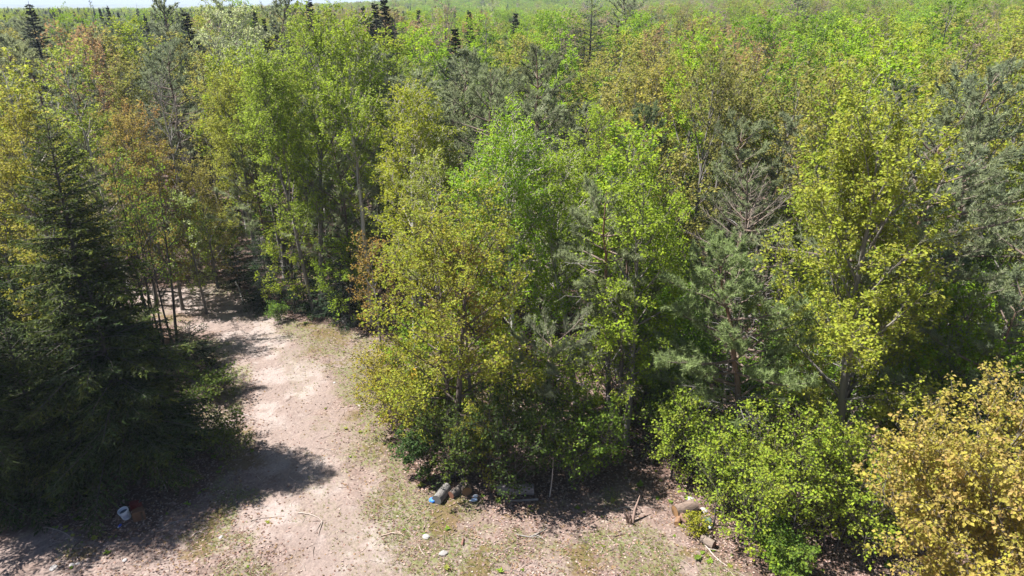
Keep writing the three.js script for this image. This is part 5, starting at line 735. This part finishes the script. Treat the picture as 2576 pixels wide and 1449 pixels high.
groundStick('thin dark stick left of the dark forked stick', [[187, 1374], [205, 1358], [222, 1343]], 0.016, darkW, []);
groundStick('pale arched twig at the left edge of the shade', [[110, 1327], [150, 1336], [188, 1358]], 0.02, paleW, [[0.9, -0.2, 0, 0.1]]);
groundStick('pale twig along the edge of the lower tree shadow', [[630, 1310], [650, 1303], [690, 1301], [715, 1300]], 0.016, paleW, [[0.3, -0.2, 0.02, 0.3]]);
groundStick('curved twig in the shade right of the brown block', [[408, 1328], [430, 1313], [455, 1306], [480, 1305]], 0.014, greyW, []);
groundStick('bent twig with bark shreds below the lower shadow', [[480, 1348], [500, 1335], [525, 1326]], 0.02, paleW, [[0.5, 0.3, 0.02, 0.15]]);
groundStick('pale branch with twigs on the grass below the track', [[958, 1350], [985, 1342], [1010, 1336]], 0.024, [0.36, 0.27, 0.22], [[0.5, 0.35, 0.05, 0.1], [0.8, 0.25, 0.06, 0.25]]);
groundStick('dark red bark strip standing out of the grass', [[1163, 1372], [1166, 1356]], 0.04, [0.2, 0.1, 0.08], []);
groundStick('grey twig heap on the brown leaves below the pole', [[1298, 1350], [1330, 1352], [1360, 1340], [1375, 1330]], 0.02, greyW, [[0.5, 0.3, 0.08, 0.3], [0.7, -0.3, 0.06, 0.35], [0.3, 0.4, 0.05, 0.1]]);
groundStick('thin twig at the bottom edge under the grass', [[1305, 1440], [1318, 1425], [1335, 1415]], 0.016, [0.3, 0.22, 0.18], [[0.4, 0.35, 0.02, -0.2]]);
groundStick('small dark stick right of the brown leaf patch', [[1545, 1353], [1572, 1345]], 0.022, darkW, []);
groundStick('long pale stick pointing from the log pile to the bottom edge', [[1752, 1350], [1778, 1376], [1800, 1402], [1830, 1425]], 0.022, [0.4, 0.33, 0.3], [[0.4, 0.3, 0.02, 0.1]]);
groundStick('thin twig on the dirt in the bottom left third', [[555, 1428], [568, 1412]], 0.014, darkW, []);
groundStick('dry white sticks on the leaves left of the stump', [[1545, 1282], [1580, 1276], [1600, 1278]], 0.022, paleW, [[0.4, 0.3, 0.03, 0.15]]);
{ const [x, y, z] = at3(1382, 1250); stick('thin bare upright pole standing before the bushes', [[x, y - 0.1, z], [x + 0.08, y + 0.8, z - 0.05], [x + 0.1, y + 1.75, z - 0.1]], 0.026, [0.42, 0.37, 0.33], [], 'pole'); const [a, b, c] = at3(1270, 1205); stick('grey slanted stick leaning in the large dark bush', [[a, b, c + 0.6], [a + 0.35, b + 0.5, c + 0.5], [a + 0.8, b + 1.0, c + 0.45]], 0.018, greyW, []); const [p, q, r] = at3(422, 1235); stick('thin bare upright stem in the shade left of the lower shadow', [[p, q - 0.05, r], [p - 0.12, q + 0.6, r], [p - 0.2, q + 1.2, r]], 0.018, [0.25, 0.22, 0.2], [], 'pole'); }
{ const t = thing('stump', 'splintered stump with one tall pale shard in the leaves', 'stump', at3(1585, 1312)), R = rng(61); for (let k = 0; k < 9; k++) { const a = k * 0.7 + R(), w = new Wood(), h = k === 0 ? 0.75 : 0.12 + 0.25 * R(); w.tube([V(Math.cos(a) * 0.08, -0.05, Math.sin(a) * 0.08), V(Math.cos(a) * 0.12 + (k ? 0 : 0.05), h * 0.5, Math.sin(a) * 0.12 - (k ? 0 : 0.2)), V(Math.cos(a) * 0.2 + (k ? 0 : 0.15), h, Math.sin(a) * 0.2 - (k ? 0 : 0.45))], [0.06, 0.045, 0.012], 5, shade([0.22, 0.15, 0.12], 0.7 + 0.5 * R())); mesh(k ? 'splinter' : 'shard', w.build(), M.bark, t); } }

// the yellow machine that shows through the leaves of the gold green maple
{
  const [x, y, z] = at3(1062, 1035), t = thing('digger', 'yellow digger mostly hidden behind the gold green maple', 'digger', [x, y, z], -0.5), box = (w, h, d, px_, py, pz, rz = 0, bev = 0.03) => { const s = new THREE.Shape([[-w / 2, -h / 2], [w / 2, -h / 2], [w / 2, h / 2], [-w / 2, h / 2]].map((q) => new THREE.Vector2(...q))), g = new THREE.ExtrudeGeometry(s, { depth: d - bev * 2, bevelEnabled: true, bevelSize: bev, bevelThickness: bev, bevelSegments: 2 }); g.translate(0, 0, -d / 2 + bev); g.rotateZ(rz); g.translate(px_, py, pz); return g; };
  mesh('body', box(2.0, 0.75, 1.1, 0, 0.85, 0), MB.yellow, t); mesh('hood', box(0.95, 0.5, 0.9, 0.8, 1.38, 0), MB.yellow, t); mesh('seat', box(0.45, 0.5, 0.5, -0.1, 1.45, 0), MB.dark, t);
  for (const [a, b] of [[-0.75, 0.5], [-0.75, -0.5], [0.25, 0.5], [0.25, -0.5]]) mesh('post', box(0.07, 1.0, 0.07, a, 1.72, b, 0, 0.01), MB.yellow, t);
  t.scale.setScalar(0.72); mesh('canopy', box(1.25, 0.07, 1.2, -0.25, 2.25, 0), MB.yellow, t);
  mesh('boom', box(1.9, 0.2, 0.18, -1.35, 1.75, 0, -0.75), MB.yellow, t); mesh('stick_arm', box(1.2, 0.16, 0.15, -2.2, 1.75, 0, 1.05), MB.yellow, t);
  mesh('bucket', box(0.45, 0.45, 0.5, -2.5, 1.0, 0, 0.4), MB.rust, t);
  for (const [a, r] of [[-0.7, 0.52], [0.85, 0.4]]) for (const s of [-1, 1]) { const g = new THREE.TorusGeometry(r - 0.13, 0.14, 12, 28); g.translate(a, r, s * 0.7); const wh = mesh('wheel', g, MB.rubber, t); const hb = new THREE.CylinderGeometry(r - 0.2, r - 0.2, 0.16, 20); hb.rotateX(Math.PI / 2); hb.translate(a, r, s * 0.7); mesh('hub', hb, MB.cream, wh); }
}
console.log('hero triangles', Math.round(heroTriangles), 'fill trees', fillCount, 'proto tris', Math.round(Object.values(kinds).flat().reduce((s, g) => s + triangles(g), 0)), Object.entries(kinds).map(([k, v]) => k + ':' + v.map((g) => Math.round(triangles(g) / 1000)).join(',')).join(' '));
renderer.render(scene, camera);
